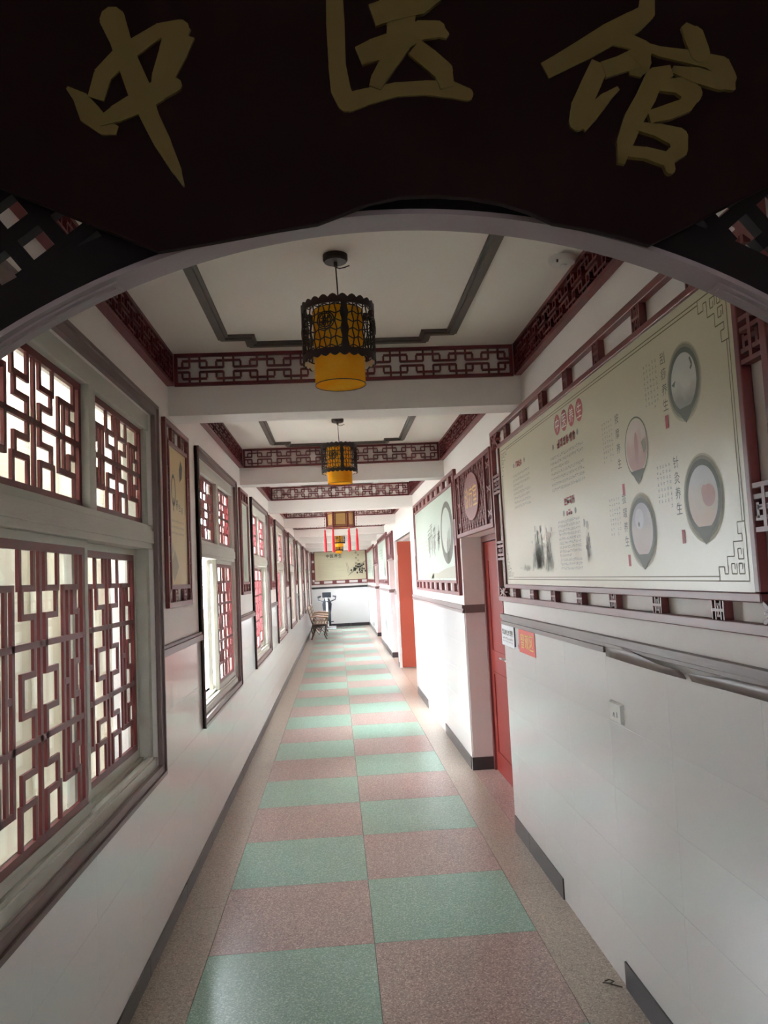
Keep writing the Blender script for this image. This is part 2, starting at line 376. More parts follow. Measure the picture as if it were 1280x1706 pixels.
# ceiling, beams, mouldings
ce = empty('ceiling', (0, 0, ZC), label='white corridor ceiling crossed by beams with stepped mouldings', cat='ceiling', kind='structure')
MB().box(XL-.25, XR+.3, YB-.1, YE+.1, ZC, ZC+.12).build('ceiling_slab', M['ceil'], ce)
BY = [1.13]+BEAMS
for yb in BY: MB().box(XL, XR, yb, yb+.21, 2.49, ZC).build('beam', M['wall'], ce)
def ring(mb, o, i, z0, z1):
    n = len(o)
    for k in range(n):
        a, b, c, d = o[k], o[(k+1) % n], i[(k+1) % n], i[k]
        mb.hexa([(a[0], a[1], z0), (a[0], a[1], z1), (b[0], b[1], z0), (b[0], b[1], z1), (d[0], d[1], z0), (d[0], d[1], z1), (c[0], c[1], z0), (c[0], c[1], z1)])
for k in range(len(BY)):
    y0 = BY[k]+.21; y1 = BY[k+1] if k+1 < len(BY) else YE
    if y1-y0 < 1: continue
    cx = .062; h = .60; m_ = .47; ya, yb = y1-.26, y0+.26
    def outl(e):
        return [(cx-h-e, yb-e), (cx-m_-e, yb-e), (cx-m_-e, yb-.12-e), (cx+m_+e, yb-.12-e), (cx+m_+e, yb-e), (cx+h+e, yb-e),
                (cx+h+e, ya+e), (cx+m_+e, ya+e), (cx+m_+e, ya+.12+e), (cx-m_-e, ya+.12+e), (cx-m_-e, ya+e), (cx-h-e, ya+e)]
    m1 = MB(); ring(m1, outl(0), outl(-.055), ZC-.012, ZC); ring(m1, outl(-.014), outl(-.04), ZC-.022, ZC-.012)
    m1.build('moulding', M['ceiltrim'], ce)

# floor: every slab its own object
fl = empty('floor', (0, 0, 0), label='checkered pink and green terrazzo slab floor with beige borders', cat='floor', kind='structure')
MB().box(XL-.2, XR+1.5, YB-.1, YE+.1, -.08, -.004).build('floor_bed', M['mortar'], fl)
S = .7214; Y0 = 3.5502; TL, XJ, TR = -.622, .0991, .8203
smesh = {}
def slab(x0, x1, y0, y1, mat):
    key = (round(x1-x0, 3), round(y1-y0, 3), mat.name)
    if key not in smesh:
        o = MB().box(.0012, x1-x0-.0012, .0012, y1-y0-.0012, -.006, 0).build('slab', mat, None); smesh[key] = o.data
    else: o = bpy.data.objects.new('slab', smesh[key]); C.objects.link(o)
    o.parent = fl; o.location = (x0, y0, 0)
    return o
k = -8
while Y0+k*S < YE:
    a, b = Y0+k*S, min(Y0+(k+1)*S, YE)
    if b > YB and b-a > .02:
        slab(TL, XJ, a, b, M['pink'] if k % 2 == 0 else M['green']); slab(XJ, TR, a, b, M['green'] if k % 2 == 0 else M['pink'])
    k += 1
y = -1.7
while y < YE:
    b = min(y+1.44, YE); slab(XL, TL, y, b, M['beige']); slab(TR, XR, y, b, M['beige']); y += 1.44
slab(XR, XR+.30, *NICHE1, M['pink']); slab(XR, XR+.30, *NICHE3, M['beige']); slab(XR, XR+.30, *NICHE4, M['beige']); slab(XR, XR+1.3, *DOOR2, M['beige'])

# ================================================================== WINDOWS
def lat_segs(n):
    out = [('v', .5, 0, 1)]; h = 1/n
    top = [('v', .56, 0, .4), ('h', .4, .56, .68), ('v', .68, .4, .7), ('h', .7, .56, .68), ('v', .56, .7, 1), ('v', .765, .4, 1), ('v', .825, .4, 1),
           ('h', .4, .765, .95), ('v', .70, 0, .4), ('v', .95, 0, .4), ('v', .885, .4, .7), ('h', .7, .885, .955), ('v', .95, .7, 1)]
    mid = [('v', .56, 0, .3), ('h', .3, .56, .68), ('v', .68, .3, .7), ('h', .7, .56, .68), ('v', .56, .7, 1), ('v', .765, 0, 1), ('v', .825, 0, 1), ('h', .5, .765, .825),
           ('v', .95, 0, .3), ('h', .3, .885, .955), ('v', .885, .3, .7), ('h', .7, .885, .955), ('v', .95, .7, 1)]
    bot = [(q[0], q[1], 1-q[3], 1-q[2]) if q[0] == 'v' else (q[0], 1-q[1], q[2], q[3]) for q in top]
    for s_ in range(n):
        sec = top if s_ == 0 else bot if s_ == n-1 else mid
        if s_: out.append(('h', s_*h, 0, 1))
        for q in sec:
            for mir in (0, 1):
                if q[0] == 'v': out.append(('v', 1-q[1] if mir else q[1], (s_+q[2])*h, (s_+q[3])*h))
                else: out.append(('h', (s_+q[1])*h, 1-q[3] if mir else q[2], 1-q[2] if mir else q[3]))
    return out
def lattice(parent, a0, a1, z0, z1, n, w0, single):
    bw, th = .019, .011; fr = .026
    m_ = MB()
    LW.box(m_, a0, a1, z1-fr, z1, w0-.004, w0+th); LW.box(m_, a0, a1, z0, z0+fr, w0-.004, w0+th)
    LW.box(m_, a0, a0+fr, z0+fr, z1-fr, w0-.004, w0+th); LW.box(m_, a1-fr, a1, z0+fr, z1-fr, w0-.004, w0+th)
    P = m_.build('lattice_panel', M['red'], parent)
    ia, ib, ja, jb = a0+fr, a1-fr, z0+fr, z1-fr
    big = MB()
    for kk, q in enumerate(lat_segs(n)):
        m_ = MB() if single else big; e = .0004*(kk % 3)
        if q[0] == 'v':
            u = ia+q[1]*(ib-ia); LW.box(m_, u-bw/2, u+bw/2, jb-q[3]*(jb-ja)-bw/2*(q[3] < 1), jb-q[2]*(jb-ja)+bw/2*(q[2] > 0), w0+e, w0+th-.001-e)
        else:
            v = jb-q[1]*(jb-ja); LW.box(m_, ia+q[2]*(ib-ia), ia+q[3]*(ib-ia), v-bw/2, v+bw/2, w0+e, w0+th-.001-e)
        if single: m_.build('lattice_bar', M['red'], P)
    if not single: big.build('fretwork', M['red'], P)
    return P
WLAB = ['nearest left window, dim cream view behind its dark red lattice', 'second left window with its lower near half slid open',
        'third left window from the gate', 'fourth left window from the gate', 'fifth left window from the gate', 'sixth left window from the gate',
        'seventh left window from the gate', 'last left window, beside the end wall']
def window(i, a, b):
    W_ = empty('window_%d' % (i+1), (XL, a, WZ0), label=WLAB[i], cat='window', kind='structure')
    t = .05
    m_ = MB()   # casing
    LW.box(m_, a, b, WZ1-t, WZ1, -.002, .02); LW.box(m_, a, b, WZ0, WZ0+t, -.002, .02); LW.box(m_, a, a+t, WZ0+t, WZ1-t, -.002, .02); LW.box(m_, b-t, b, WZ0+t, WZ1-t, -.002, .02)
    LW.box(m_, a+.012, b-.012, WZ0-.0, WZ0+.018, .0, .03); LW.box(m_, a, b, WZ1-.014, WZ1, 0, .03); LW.box(m_, a, a+.012, WZ0, WZ1-.014, 0, .03); LW.box(m_, b-.012, b, WZ0, WZ1-.014, 0, .03)
    m_.build('casing', M['brown'], W_)
    A, B, Z0, Z1 = a+t, b-t, WZ0+t, WZ1-t
    m_ = MB(); c = (A+B)/2
    LW.box(m_, A, B, Z1-.075, Z1, -.075, -.012); LW.box(m_, A, B, Z0, Z0+.04, -.12, -.005)
    LW.box(m_, A, A+.05, Z0+.04, Z1-.075, -.12, -.022); LW.box(m_, B-.05, B, Z0+.04, Z1-.075, -.12, -.022)
    m_.build('frame', M['grey'], W_, bevel=.002)
    m_ = MB(); LW.box(m_, A, B, 1.775, 1.885, -.09, -.004); LW.box(m_, A, B, 1.80, 1.86, -.004, .004); m_.build('transom', M['grey'], W_, bevel=.002)
    m_ = MB(); LW.box(m_, c+.0, c+.075, 1.885, Z1-.075, -.075, -.008); m_.build('mullion', M['grey'], W_, bevel=.002)
    m_ = MB(); LW.box(m_, A+.05, B-.05, Z0+.04, Z0+.055, -.03, -.012); LW.box(m_, A+.05, B-.05, Z0+.04, Z0+.055, -.07, -.055); m_.build('track', M['grey'], W_)
    lattice(W_, A+.052, c-.002, 1.888, Z1-.077, 2, -.047, i == 0)
    lattice(W_, c+.077, B-.052, 1.888, Z1-.077, 2, -.047, i == 0)
    for s_ in (0, 1):
        if i == 1: aa, bb = (c-.02, B-.052); w0 = -.04 if s_ == 0 else -.085   # both leaves slid to the far side
        else: aa, bb = ((A+.052, c+.01) if s_ == 0 else (c-.02, B-.052)); w0 = -.04 if s_ == 0 else -.085
        m_ = MB(); st = .038; za, zb = Z0+.056, 1.774
        LW.box(m_, aa, bb, za, za+st, w0-.012, w0+.016); LW.box(m_, aa, bb, zb-st*.7, zb, w0-.012, w0+.016)
        LW.box(m_, aa, aa+st*.7, za+st, zb-st*.7, w0-.012, w0+.016); LW.box(m_, bb-st*.8, bb, za+st, zb-st*.7, w0-.012, w0+.016)
        sa = m_.build('sash', M['grey'], W_, bevel=.0015)
        m_ = MB(); LW.box(m_, aa+.02, bb-.02, za+.03, zb-.02, w0-.008, w0-.005); m_.build('pane', M['glass'], sa)
        if not (i == 1 and s_ == 1): lattice(W_, aa+st*.7, bb-st*.8, za+st, zb-st*.7, 3, w0+.003, i == 0)
    m_ = MB(); LW.box(m_, A+.04, c+.01, 1.88, Z1-.07, -.062, -.059); LW.box(m_, c+.07, B-.04, 1.88, Z1-.07, -.062, -.059); m_.build('pane', M['glass'], W_)
    m_ = MB(); LW.box(m_, a+.03, b-.03, WZ0+.03, WZ0+.05, -.2, -.115); m_.build('outer_sill', M['cement'], W_)
for i, (a, b) in enumerate(WIN): window(i, a, b)

# ================================================================== FRIEZES
def fret(mb, W, a0, a1, z0, z1, w0, w1, P=.182, bw=.0095):
    n = max(1, round((a1-a0)/P)); P = (a1-a0)/n; H = z1-z0; cz = (z0+z1)/2; h = H/2
    big, lo = .36*P, .15*P; zb, zl = h*.69, h*.17
    for k in range(n):
        c = a0+(k+.5)*P
        for s_ in (-1, 1):
            W.box(mb, c-big, c+big, cz+s_*zb-bw/2, cz+s_*zb+bw/2, w0, w1)
            W.box(mb, c+s_*big-bw/2, c+s_*big+bw/2, cz+zl-bw/2, cz+zb-bw/2, w0, w1); W.box(mb, c+s_*big-bw/2, c+s_*big+bw/2, cz-zb+bw/2, cz-zl+bw/2, w0, w1)
            for t in (-1, 1):
                lo_, hi_ = sorted((cz+t*zl, cz+t*h))
                W.box(mb, c+s_*lo-bw/2, c+s_*lo+bw/2, lo_, hi_, w0+.0006, w1-.0006)
                a, b = sorted((c+s_*lo, c+s_*P/2)); W.box(mb, a, b, cz+t*zl-bw/2, cz+t*zl+bw/2, w0+.0003, w1-.0003)
ORD = ['first', 'second', 'third', 'fourth', 'fifth', 'sixth', 'seventh', 'last']
def frieze(name, W, a0, a1, z0, z1, label, th, grp):
    r_ = empty(name, W.p((a0+a1)/2, z0, 0), label=label, cat='frieze', group=grp)
    m_ = MB(); f = .017
    W.box(m_, a0, a1, z1-f, z1, .001, th+.003); W.box(m_, a0, a1, z0, z0+f, .001, th+.003)
    W.box(m_, a0, a0+f, z0+f, z1-f, .001, th+.003); W.box(m_, a1-f, a1, z0+f, z1-f, .001, th+.003); m_.build('frame', M['red'], r_)
    m_ = MB(); fret(m_, W, a0+f, a1-f, z0+f, z1-f, .002, th); m_.build('fretwork', M['red'], r_)
FZ0, FZ1 = 2.645, 2.818
for k, yb in enumerate(BEAMS):
    frieze('beam_frieze', Wall('y', yb, -1, 1), XL+.04, XR-.04, FZ0, FZ1, 'red fretwork frieze across the %s ceiling beam from the gate' % ORD[k], .018, 'friezes on the beams')
for k in range(8):
    y0 = BY[k]+.212; y1 = BY[k+1]-.022
    frieze('wall_frieze', LW, y0, y1, FZ0, FZ1, 'red fretwork frieze atop left wall just before the %s beam from the gate' % ORD[k], .034, 'friezes under the ceiling on the left')
    frieze('wall_frieze', RW, y0, y1, FZ0, FZ1, 'red fretwork frieze atop right wall just before the %s beam from the gate' % ORD[k], .034, 'friezes under the ceiling on the right')

# ================================================================== FRAMED POSTERS
def filler(mb, W, a, v, da, dv, w0, w1, vert=False):
    """pierced ornament block filling the gap between the outer and inner rails"""
    t = min(da, dv)*.13
    if vert:
        W.box(mb, a-da/2, a+da/2, v-dv/2, v-dv/2+t, w0, w1); W.box(mb, a-da/2, a+da/2, v+dv/2-t, v+dv/2, w0, w1)
        W.box(mb, a-t*.6, a+t*.6, v-dv/2+t, v+dv/2-t, w0, w1)
        for s_ in (-1, 1):
            W.box(mb, a-da/2, a+da/2, v+s_*dv*.22-t/2, v+s_*dv*.22+t/2, w0+.001, w1-.001); W.box(mb, a-da*.35, a+da*.35, v+s_*dv*.02-t/3, v+s_*dv*.02+t/3, w0+.001, w1-.001)
            W.box(mb, a+s_*da*.32-t/2, a+s_*da*.32+t/2, v-dv*.22, v+dv*.1, w0+.001, w1-.001)
    else:
        W.box(mb, a-da/2, a-da/2+t, v-dv/2, v+dv/2, w0, w1); W.box(mb, a+da/2-t, a+da/2, v-dv/2, v+dv/2, w0, w1)
        W.box(mb, a-da/2+t, a+da/2-t, v-t*.6, v+t*.6, w0, w1)
        for s_ in (-1, 1):
            W.box(mb, a+s_*da*.2-t/2, a+s_*da*.2+t/2, v-dv/2, v+dv/2, w0+.001, w1-.001); W.box(mb, a+s_*da*.02-t/3, a+s_*da*.02+t/3, v-dv*.35, v+dv*.35, w0+.001, w1-.001)
            W.box(mb, a-da*.2, a+da*.1, v+s_*dv*.3-t/2, v+s_*dv*.3+t/2, w0+.001, w1-.001)
def framed(name, W, o, p, label, pm, nh, nv, cat='poster', group=None, rail=.03, th=.03, plain=False, fw=.07):
    """o,p = (a0,a1,v0,v1) of the outer frame and of the printed panel"""
    r_ = empty(name, W.p((o[0]+o[1])/2, o[2], 0), label=label, cat=cat, group=group)
    m_ = MB(); R = rail
    def rect(q, t, w0, w1):
        W.box(m_, q[0], q[1], q[3]-t, q[3], w0, w1); W.box(m_, q[0], q[1], q[2], q[2]+t, w0, w1)
        W.box(m_, q[0], q[0]+t, q[2]+t, q[3]-t, w0, w1); W.box(m_, q[1]-t, q[1], q[2]+t, q[3]-t, w0, w1)
    rect(o, R, .001, th); ii = (p[0]-R*.8, p[1]+R*.8, p[2]-R*.8, p[3]+R*.8); rect(ii, R*.8, .001, th)
    m_.build('frame', M['redp'], r_, bevel=.003)
    ga0, ga1 = o[0]+R, ii[0]; gb0, gb1 = ii[1], o[1]-R; gv0, gv1 = o[2]+R, ii[2]; gw0, gw1 = ii[3], o[3]-R
    n_ = 0
    def block(a, v, da, dv, vert):
        m2 = MB()
        if plain: W.box(m2, a-da/2, a+da/2, v-dv/2, v+dv/2, .002, th-.003)
        else: filler(m2, W, a, v, da, dv, .002, th-.003, vert)
        m2.build('ornament', M['redp'], r_)
    for k in range(nh):
        a = p[0]+(p[1]-p[0])*(k+.5)/nh if nh > 1 else (p[0]+p[1])/2
        block(a, (gv0+gv1)/2, fw, gv1-gv0, False); block(a, (gw0+gw1)/2, fw, gw1-gw0, False)
    for k in range(nv):
        v = p[2]+(p[3]-p[2])*(k+.5)/nv
        block((ga0+ga1)/2, v, ga1-ga0, fw*1.7, True); block((gb0+gb1)/2, v, gb1-gb0, fw*1.7, True)
    for a0, a1 in ((ga0, ga1), (gb0, gb1)):      # pierced corner blocks
        for v0, v1 in ((gv0, gv1), (gw0, gw1)):
            m2 = MB(); ca, cv = (a0+a1)/2, (v0+v1)/2; da, dv = a1-a0, v1-v0
            for s_ in (-1, 1):
                W.line(m2, ca-da*.5, cv-s_*dv*.5, ca+da*.5, cv+s_*dv*.5, min(da, dv)*.22, .002+.001*(s_ > 0), th-.003-.001*(s_ > 0))
            W.line(m2, ca-da*.5, cv, ca+da*.5, cv, dv*.16, .004, th-.006); W.line(m2, ca, cv-dv*.5, ca, cv+dv*.5, da*.16, .0035, th-.0055)
            W.disc(m2, ca, cv, da*.24, dv*.24, th-.002, 12); m2.build('ornament', M['redp'], r_)
    m_ = MB(); W.box(m_, p[0], p[1], p[2], p[3], .004, th-.010); pn = m_.build('panel', pm, r_)
    return r_, pn, th-.010
def pr(mb, name, mat, par, kind='stuff'):
    if mb.v: return mb.build(name, mat, par, recalc=False, kind=kind)
def text_block(mb, W, a_left, a_right, v_top, v_bot, rows, sz, w, vertical=False, fill=.92):
    """a_left is where the viewer's left edge is"""
    if vertical:
        for r_ in range(rows):
            a = a_left+(a_right-a_left)*(r_+.5)/rows; L = abs(v_top-v_bot)*random.uniform(.75, 1); n = int(L/sz*fill)
            for i in range(n): scrib(mb, W, a, v_top-(i+.5)*sz*1.08, sz*.72, w, 3)
    else:
        for r_ in range(rows):
            v = v_top+(v_bot-v_top)*(r_+.5)/rows; L = abs(a_right-a_left)*random.choice((1, 1, .97, .6)); n = int(L/sz)
            for i in range(n): scrib(mb, W, a_left+(i+.5)*sz*(1 if a_right > a_left else -1), v, sz*.75, w, 3)
def key_corner(mb, W, a, v, sa, sv, s, w, t=.0035):
    """stepped Greek-key corner; (a,v) outer corner, sa/sv point inwards"""
    def L(x0, y0, x1, y1): W.line(mb, a+sa*x0*s, v+sv*y0*s, a+sa*x1*s, v+sv*y1*s, t, w, w)
    path = [(0, 8), (0, 0), (8, 0), (8, 2), (6.4, 2), (6.4, 1), (5.4, 1), (5.4, 3.4), (3.4, 3.4), (3.4, 5.4), (1, 5.4), (1, 6.4), (2, 6.4), (2, 8), (0, 8)]
    for q in range(len(path)-1): L(*path[q], *path[q+1])
    for x0, y0 in ((1, 1), (1, 3), (3, 1)):
        L(x0, y0, x0+1.4, y0); L(x0+1.4, y0, x0+1.4, y0+1.4); L(x0+1.4, y0+1.4, x0+.5, y0+1.4); L(x0+.5, y0+1.4, x0+.5, y0+.6); L(x0, y0, x0, y0+1.4)

# ---- big right poster
T1 = (1.845, 4.64, 1.515, 2.34)
root, pn, pw = framed('wellness_poster', RW, (1.70, 4.87, 1.410, 2.475), T1,
                      'huge cream poster nearest the gate on the right wall, with four round pictures', M['cream'], 7, 2, group='framed posters on the right wall')
e1, e2, e3, e4 = pw+.0006, pw+.0010, pw+.0014, pw+.0018
mb = MB(); q0, q1, z0, z1 = T1[0]+.035, T1[1]-.035, T1[2]+.028, T1[3]-.028
for d in (0, .012):
    for z in (z0+d, z1-d): RW.line(mb, q0+.15, z, q1-.15, z, .0035, e1, e1)
    for a in (q0+d, q1-d): RW.line(mb, a, z0+.15, a, z1-.15, .0035, e1, e1)
for a, sa in ((q0, 1), (q1, -1)):
    for z, sz in ((z0, 1), (z1, -1)): key_corner(mb, RW, a, z, sa, sz, .0188, e1)
pr(mb, 'key_border', M['olive'], pn)
for ch, a in zip('中医养生', (3.413, 3.309, 3.203, 3.096)):
    mb = MB(); m2 = MB(); RW.disc(mb, a, 2.241, .046, .047, e1, 28); char(m2, RW, ch, a, 2.241, .062, e2)
    pr(mb, 'title_disc', M['redink'], pn, None); pr(m2, 'title_character', M['whiteink'], pn)
mb = MB()
for i in range(6): scrib(mb, RW, 3.415-i*.046, 2.153, .046, e1, 6, .16)
for i in range(4): scrib(mb, RW, 3.365-i*.038, 1.888, .042, e1, 6, .16)
for i in range(3): scrib(mb, RW, 3.35-i*.03, 1.838, .03, e1, 5, .16)
for i in range(4): scrib(mb, RW, 4.23-i*.035, 2.18, .04, e1, 5, .16)
pr(mb, 'red_print', M['redink'], pn)
for a, v in ((2.277, 2.025), (2.668, 1.862), (2.225, 1.672), (2.66, 1.612)): mb = MB(); RW.box(mb, a-.011, a+.011, v-.02, v+.02, e1, e1+.0001); pr(mb, 'red_seal', M['redink'], pn, None)
for st, a, v, s_ in (('刮痧养生', 2.278, 2.222, .048), ('按摩养生', 2.69, 2.12, .054), ('针灸养生', 2.24, 1.895, .046), ('拔罐养生', 2.672, 1.83, .05)):
    for i, ch in enumerate(st): mb = MB(); char(mb, RW, ch, a, v-i*s_, .036, e1); pr(mb, 'heading_character', M['ring'], pn)
mb = MB()
text_block(mb, RW, 2.432, 2.318, 2.240, 2.06, 5, .0165, e1, True); text_block(mb, RW, 2.85, 2.735, 2.135, 1.965, 5, .0165, e1, True)
text_block(mb, RW, 2.386, 2.275, 1.905, 1.745, 5, .0165, e1, True); text_block(mb, RW, 2.826, 2.712, 1.845, 1.69, 5, .0165, e1, True)
text_block(mb, RW, 3.56, 3.06, 2.115, 1.945, 7, .022, e1); text_block(mb, RW, 3.50, 3.17, 1.812, 1.585, 12, .02, e1); text_block(mb, RW, 4.33, 3.95, 2.135, 1.935, 8, .022, e1)
for a, v in ((3.50, 2.153), (3.135, 2.157), (4.29, 2.18), (4.05, 2.18), (3.40, 1.838), (3.23, 1.838)): RW.disc(mb, a, v, .014, .014, e1, 8)
pr(mb, 'small_print', M['inkmid'], pn)
def disc_print(par, a, v, r, seedc):
    m3, m2, m1 = MB(), MB(), MB()
    if seedc != 1: RW.disc(m3, a, v-.002, r*1.14, r*1.2, e1, 40, .8); RW.disc(m2, a, v, r*1.08, r*1.12, e2, 40, .85)
    RW.disc(m1, a, v, r, r*1.02, e3, 40, .84 if seedc != 1 else .95)
    RW.poly(m1, [(a-.55*r, v-.78*r), (a+.55*r, v-.78*r), (a+.2*r, v-1.12*r), (a, v-1.27*r), (a-.25*r, v-1.1*r)], e3+.0001)
    pr(m3, 'ring_fade', M['ring3'], par); pr(m2, 'ring_edge', M['ring2'], par); pr(m1, 'brush_ring', M['ring'], par)
    m = MB(); RW.disc(m, a, v, r*.86, r*.88, e2+.0002, 40); pr(m, 'round_picture', PH[seedc], par, None)
    if seedc == 0:
        m = MB(); RW.line(m, a-.5*r, v+.6*r, a-.62*r, v+.35*r, r*.09, e4, e4); RW.line(m, a-.62*r, v+.35*r, a-.5*r, v+.25*r, r*.09, e4, e4); RW.poly(m, [(a+.8*r, v+.05*r), (a+.5*r, v+.16*r), (a+.62*r, v-.05*r)], e4); pr(m, 'picture_detail', M['ring'], par)
    elif seedc == 1:
        m = MB(); RW.disc(m, a-.02*r, v-.1*r, .16*r, .6*r, e4, 20); pr(m, 'picture_detail', M['flesh2'], par)
        m = MB(); RW.poly(m, [(a-.45*r, v+.1*r), (a-.74*r, v+.2*r), (a-.78*r, v-.2*r), (a-.6*r, v-.3*r)], e4); pr(m, 'picture_shade', M['ring2'], par)
    elif seedc == 2:
        m = MB(); RW.disc(m, a-.35*r, v+.02*r, .36*r, .30*r, e4, 24); RW.disc(m, a-.12*r, v+.12*r, .15*r, .2*r, e4+.0001, 20); pr(m, 'picture_detail', M['flesh2'], par)
    else:
        m = MB(); RW.disc(m, a+.15*r, v+.35*r, .35*r, .33*r, e4, 24); pr(m, 'picture_detail', M['bluegrey'], par)
        m = MB(); RW.disc(m, a+.2*r, v+.18*r, .07*r, .08*r, e4+.0002, 12); pr(m, 'picture_spot', M['ring'], par)
def photo(name, top, low, mid, zc, h):
    m, nt, b = new_mat(name); N = nt.nodes; Lk = nt.links
    tc = N.new('ShaderNodeNewGeometry'); sx = N.new('ShaderNodeSeparateXYZ'); Lk.new(tc.outputs['Position'], sx.inputs[0])
    nz = N.new('ShaderNodeTexNoise'); nz.inputs['Scale'].default_value = 14; nz.inputs['Detail'].default_value = 2; Lk.new(tc.outputs['Position'], nz.inputs['Vector'])
    ad = N.new('ShaderNodeMath'); ad.operation = 'MULTIPLY_ADD'; ad.inputs[1].default_value = h*1.1; Lk.new(nz.outputs[0], ad.inputs[0]); Lk.new(sx.outputs[2], ad.inputs[2])
    mr = N.new('ShaderNodeMapRange'); mr.inputs[1].default_value = zc-h*.45; mr.inputs[2].default_value = zc+h*1.55; Lk.new(ad.outputs[0], mr.inputs[0])
    r_ = N.new('ShaderNodeValToRGB'); e = r_.color_ramp.elements; e[0].color = s2l(low); e[0].position = .2; e[1].color = s2l(top); e[1].position = .75; q = e.new(.48); q.color = s2l(mid)
    Lk.new(mr.outputs[0], r_.inputs[0]); Lk.new(r_.outputs[0], b.inputs['Base Color']); b.inputs['Roughness'].default_value = .4
    return m
PH = [photo('pale_bust_picture', (196, 196, 188), (150, 150, 136), (206, 204, 192), 2.118, .096), photo('pink_massage_picture', (214, 196, 184), (186, 140, 128), (200, 160, 148), 1.99, .1),
      photo('needle_picture', (186, 186, 186), (198, 168, 140), (194, 174, 156), 1.775, .104), photo('cup_picture', (168, 168, 178), (186, 168, 158), (190, 176, 170), 1.712, .105)]
disc_print(pn, 2.148, 2.118, .096, 0); disc_print(pn, 2.528, 1.990, .100, 1); disc_print(pn, 2.088, 1.775, .104, 2); disc_print(pn, 2.530, 1.712, .105, 3)
def ink_cluster(mb, W, a, v, da, dv, n, w):
    for i in range(n):
        x = a+max(-1, min(1, random.gauss(0, .4)))*da; h = dv*random.uniform(.15, .9)*max(.2, 1-abs(x-a)/da); y = v+random.uniform(-.3, .1)*dv
        W.poly(mb, [(x-da*.03*random.uniform(.4, 1.6), y), (x+da*.04*random.uniform(.4, 1.4), y-.02*dv), (x+random.uniform(-.03, .03)*da, y+h)], w)
mb = MB(); ink_cluster(mb, RW, 3.86, 1.65, .20, .20, 90, e1); ink_cluster(mb, RW, 3.68, 1.63, .10, .17, 50, e1); ink_cluster(mb, RW, 3.10, 1.66, .05, .14, 30, e1); ink_cluster(mb, RW, 4.2, 1.6, .3, .05, 16, e1)
pr(mb, 'ink_landscape', M['inkpale'], pn)
mb = MB()
for i in range(70):
    a = random.choice((3.93, 3.86, 3.80, 3.70, 3.64, 3.10))+random.gauss(0, .018); v = 1.63+random.uniform(0, .16); RW.line(mb, a, v, a+random.uniform(-.006, .006), v+random.uniform(.01, .04), random.uniform(.004, .012), e2, e2)
pr(mb, 'ink_peaks', M['inkmid'], pn)

# ---- second right poster, pale green with a brushed ring
T2 = (6.60, 9.78, 1.53, 2.345)
root, pn, pw = framed('calligraphy_poster', RW, (6.46, 9.92, 1.405, 2.47), T2, 'pale green poster with a big brushed ring, between the two doorways', M['pale'], 8, 1, plain=True, group='framed posters on the right wall', fw=.13)
e1, e2 = pw+.0008, pw+.0014
mb = MB(); seg = 60
for t in range(seg):
    q = []
    for tt, io in ((t, 1), (t+1, 1), (t+1, 0), (t, 0)):
        th = tt*2*math.pi/seg; k_ = .10+.16*(.5+.5*math.cos(th+2.4)); r_ = 1 if io else 1-k_*1.5
        q.append((7.05+.40*r_*math.cos(th), 1.965+.285*r_*math.sin(th)))
    RW.poly(mb, q, e1)
pr(mb, 'brushed_ring', M['ring'], pn)
mb = MB()
for i, a in enumerate((8.42, 8.2, 7.95, 7.62)):
    for j in range(9): 
        x = a+random.uniform(-.09, .09); y = 2.0+random.uniform(-.12, .1)-(.03*(i == 0)); RW.line(mb, x, y, x+random.uniform(-.03, .03), y-random.uniform(.04, .16), .02, e1, e1)
    for j in range(3):
        y = 2.02+random.uniform(-.12, .08); RW.line(mb, a+.1, y, a-.1, y+.02, .009, e1, e1)
for j in range(14): x = 7.0+random.uniform(-.12, .12); RW.line(mb, x, 1.72+random.uniform(0, .3), x+.02, 1.7, .012, e2, e2)
pr(mb, 'calligraphy', M['ring'], pn)
mb = MB(); text_block(mb, RW, 9.4, 8.2, 1.98, 1.65, 7, .03, e1); ink_cluster(mb, RW, 8.2, 1.56, 1.3, .08, 40, e1); pr(mb, 'small_print', M['inkpale'], pn)
mb = MB(); RW.poly(mb, [(T2[0], 1.55), (T2[1], 1.55), (T2[1], 1.60), (8.8, 1.615), (7.8, 1.60), (7.2, 1.64), (T2[0], 1.66)], pw+.0004); pr(mb, 'ink_wash', M['inkpale'], pn)
# ---- third and fourth right posters
for o_, p_, lb in (((15.5, 18.85, 1.41, 2.47), (15.64, 18.72, 1.53, 2.345), 'pale green framed poster beyond the open door'),
                   ((21.0, 25.6, 1.41, 2.47), (21.14, 25.46, 1.53, 2.345), 'farthest framed poster on the right wall, next to the end wall')):
    root, pn, pw = framed('wall_poster', RW, o_, p_, lb, M['pale'], 8, 1, plain=True, group='framed posters on the right wall', fw=.13)
    mb = MB(); text_block(mb, RW, p_[1]-.3, p_[0]+1.2, 2.2, 1.7, 8, .05, pw+.001); ink_cluster(mb, RW, p_[0]+.7, 1.7, .4, .4, 40, pw+.001); pr(mb, 'print', M['inkmid'], pn)
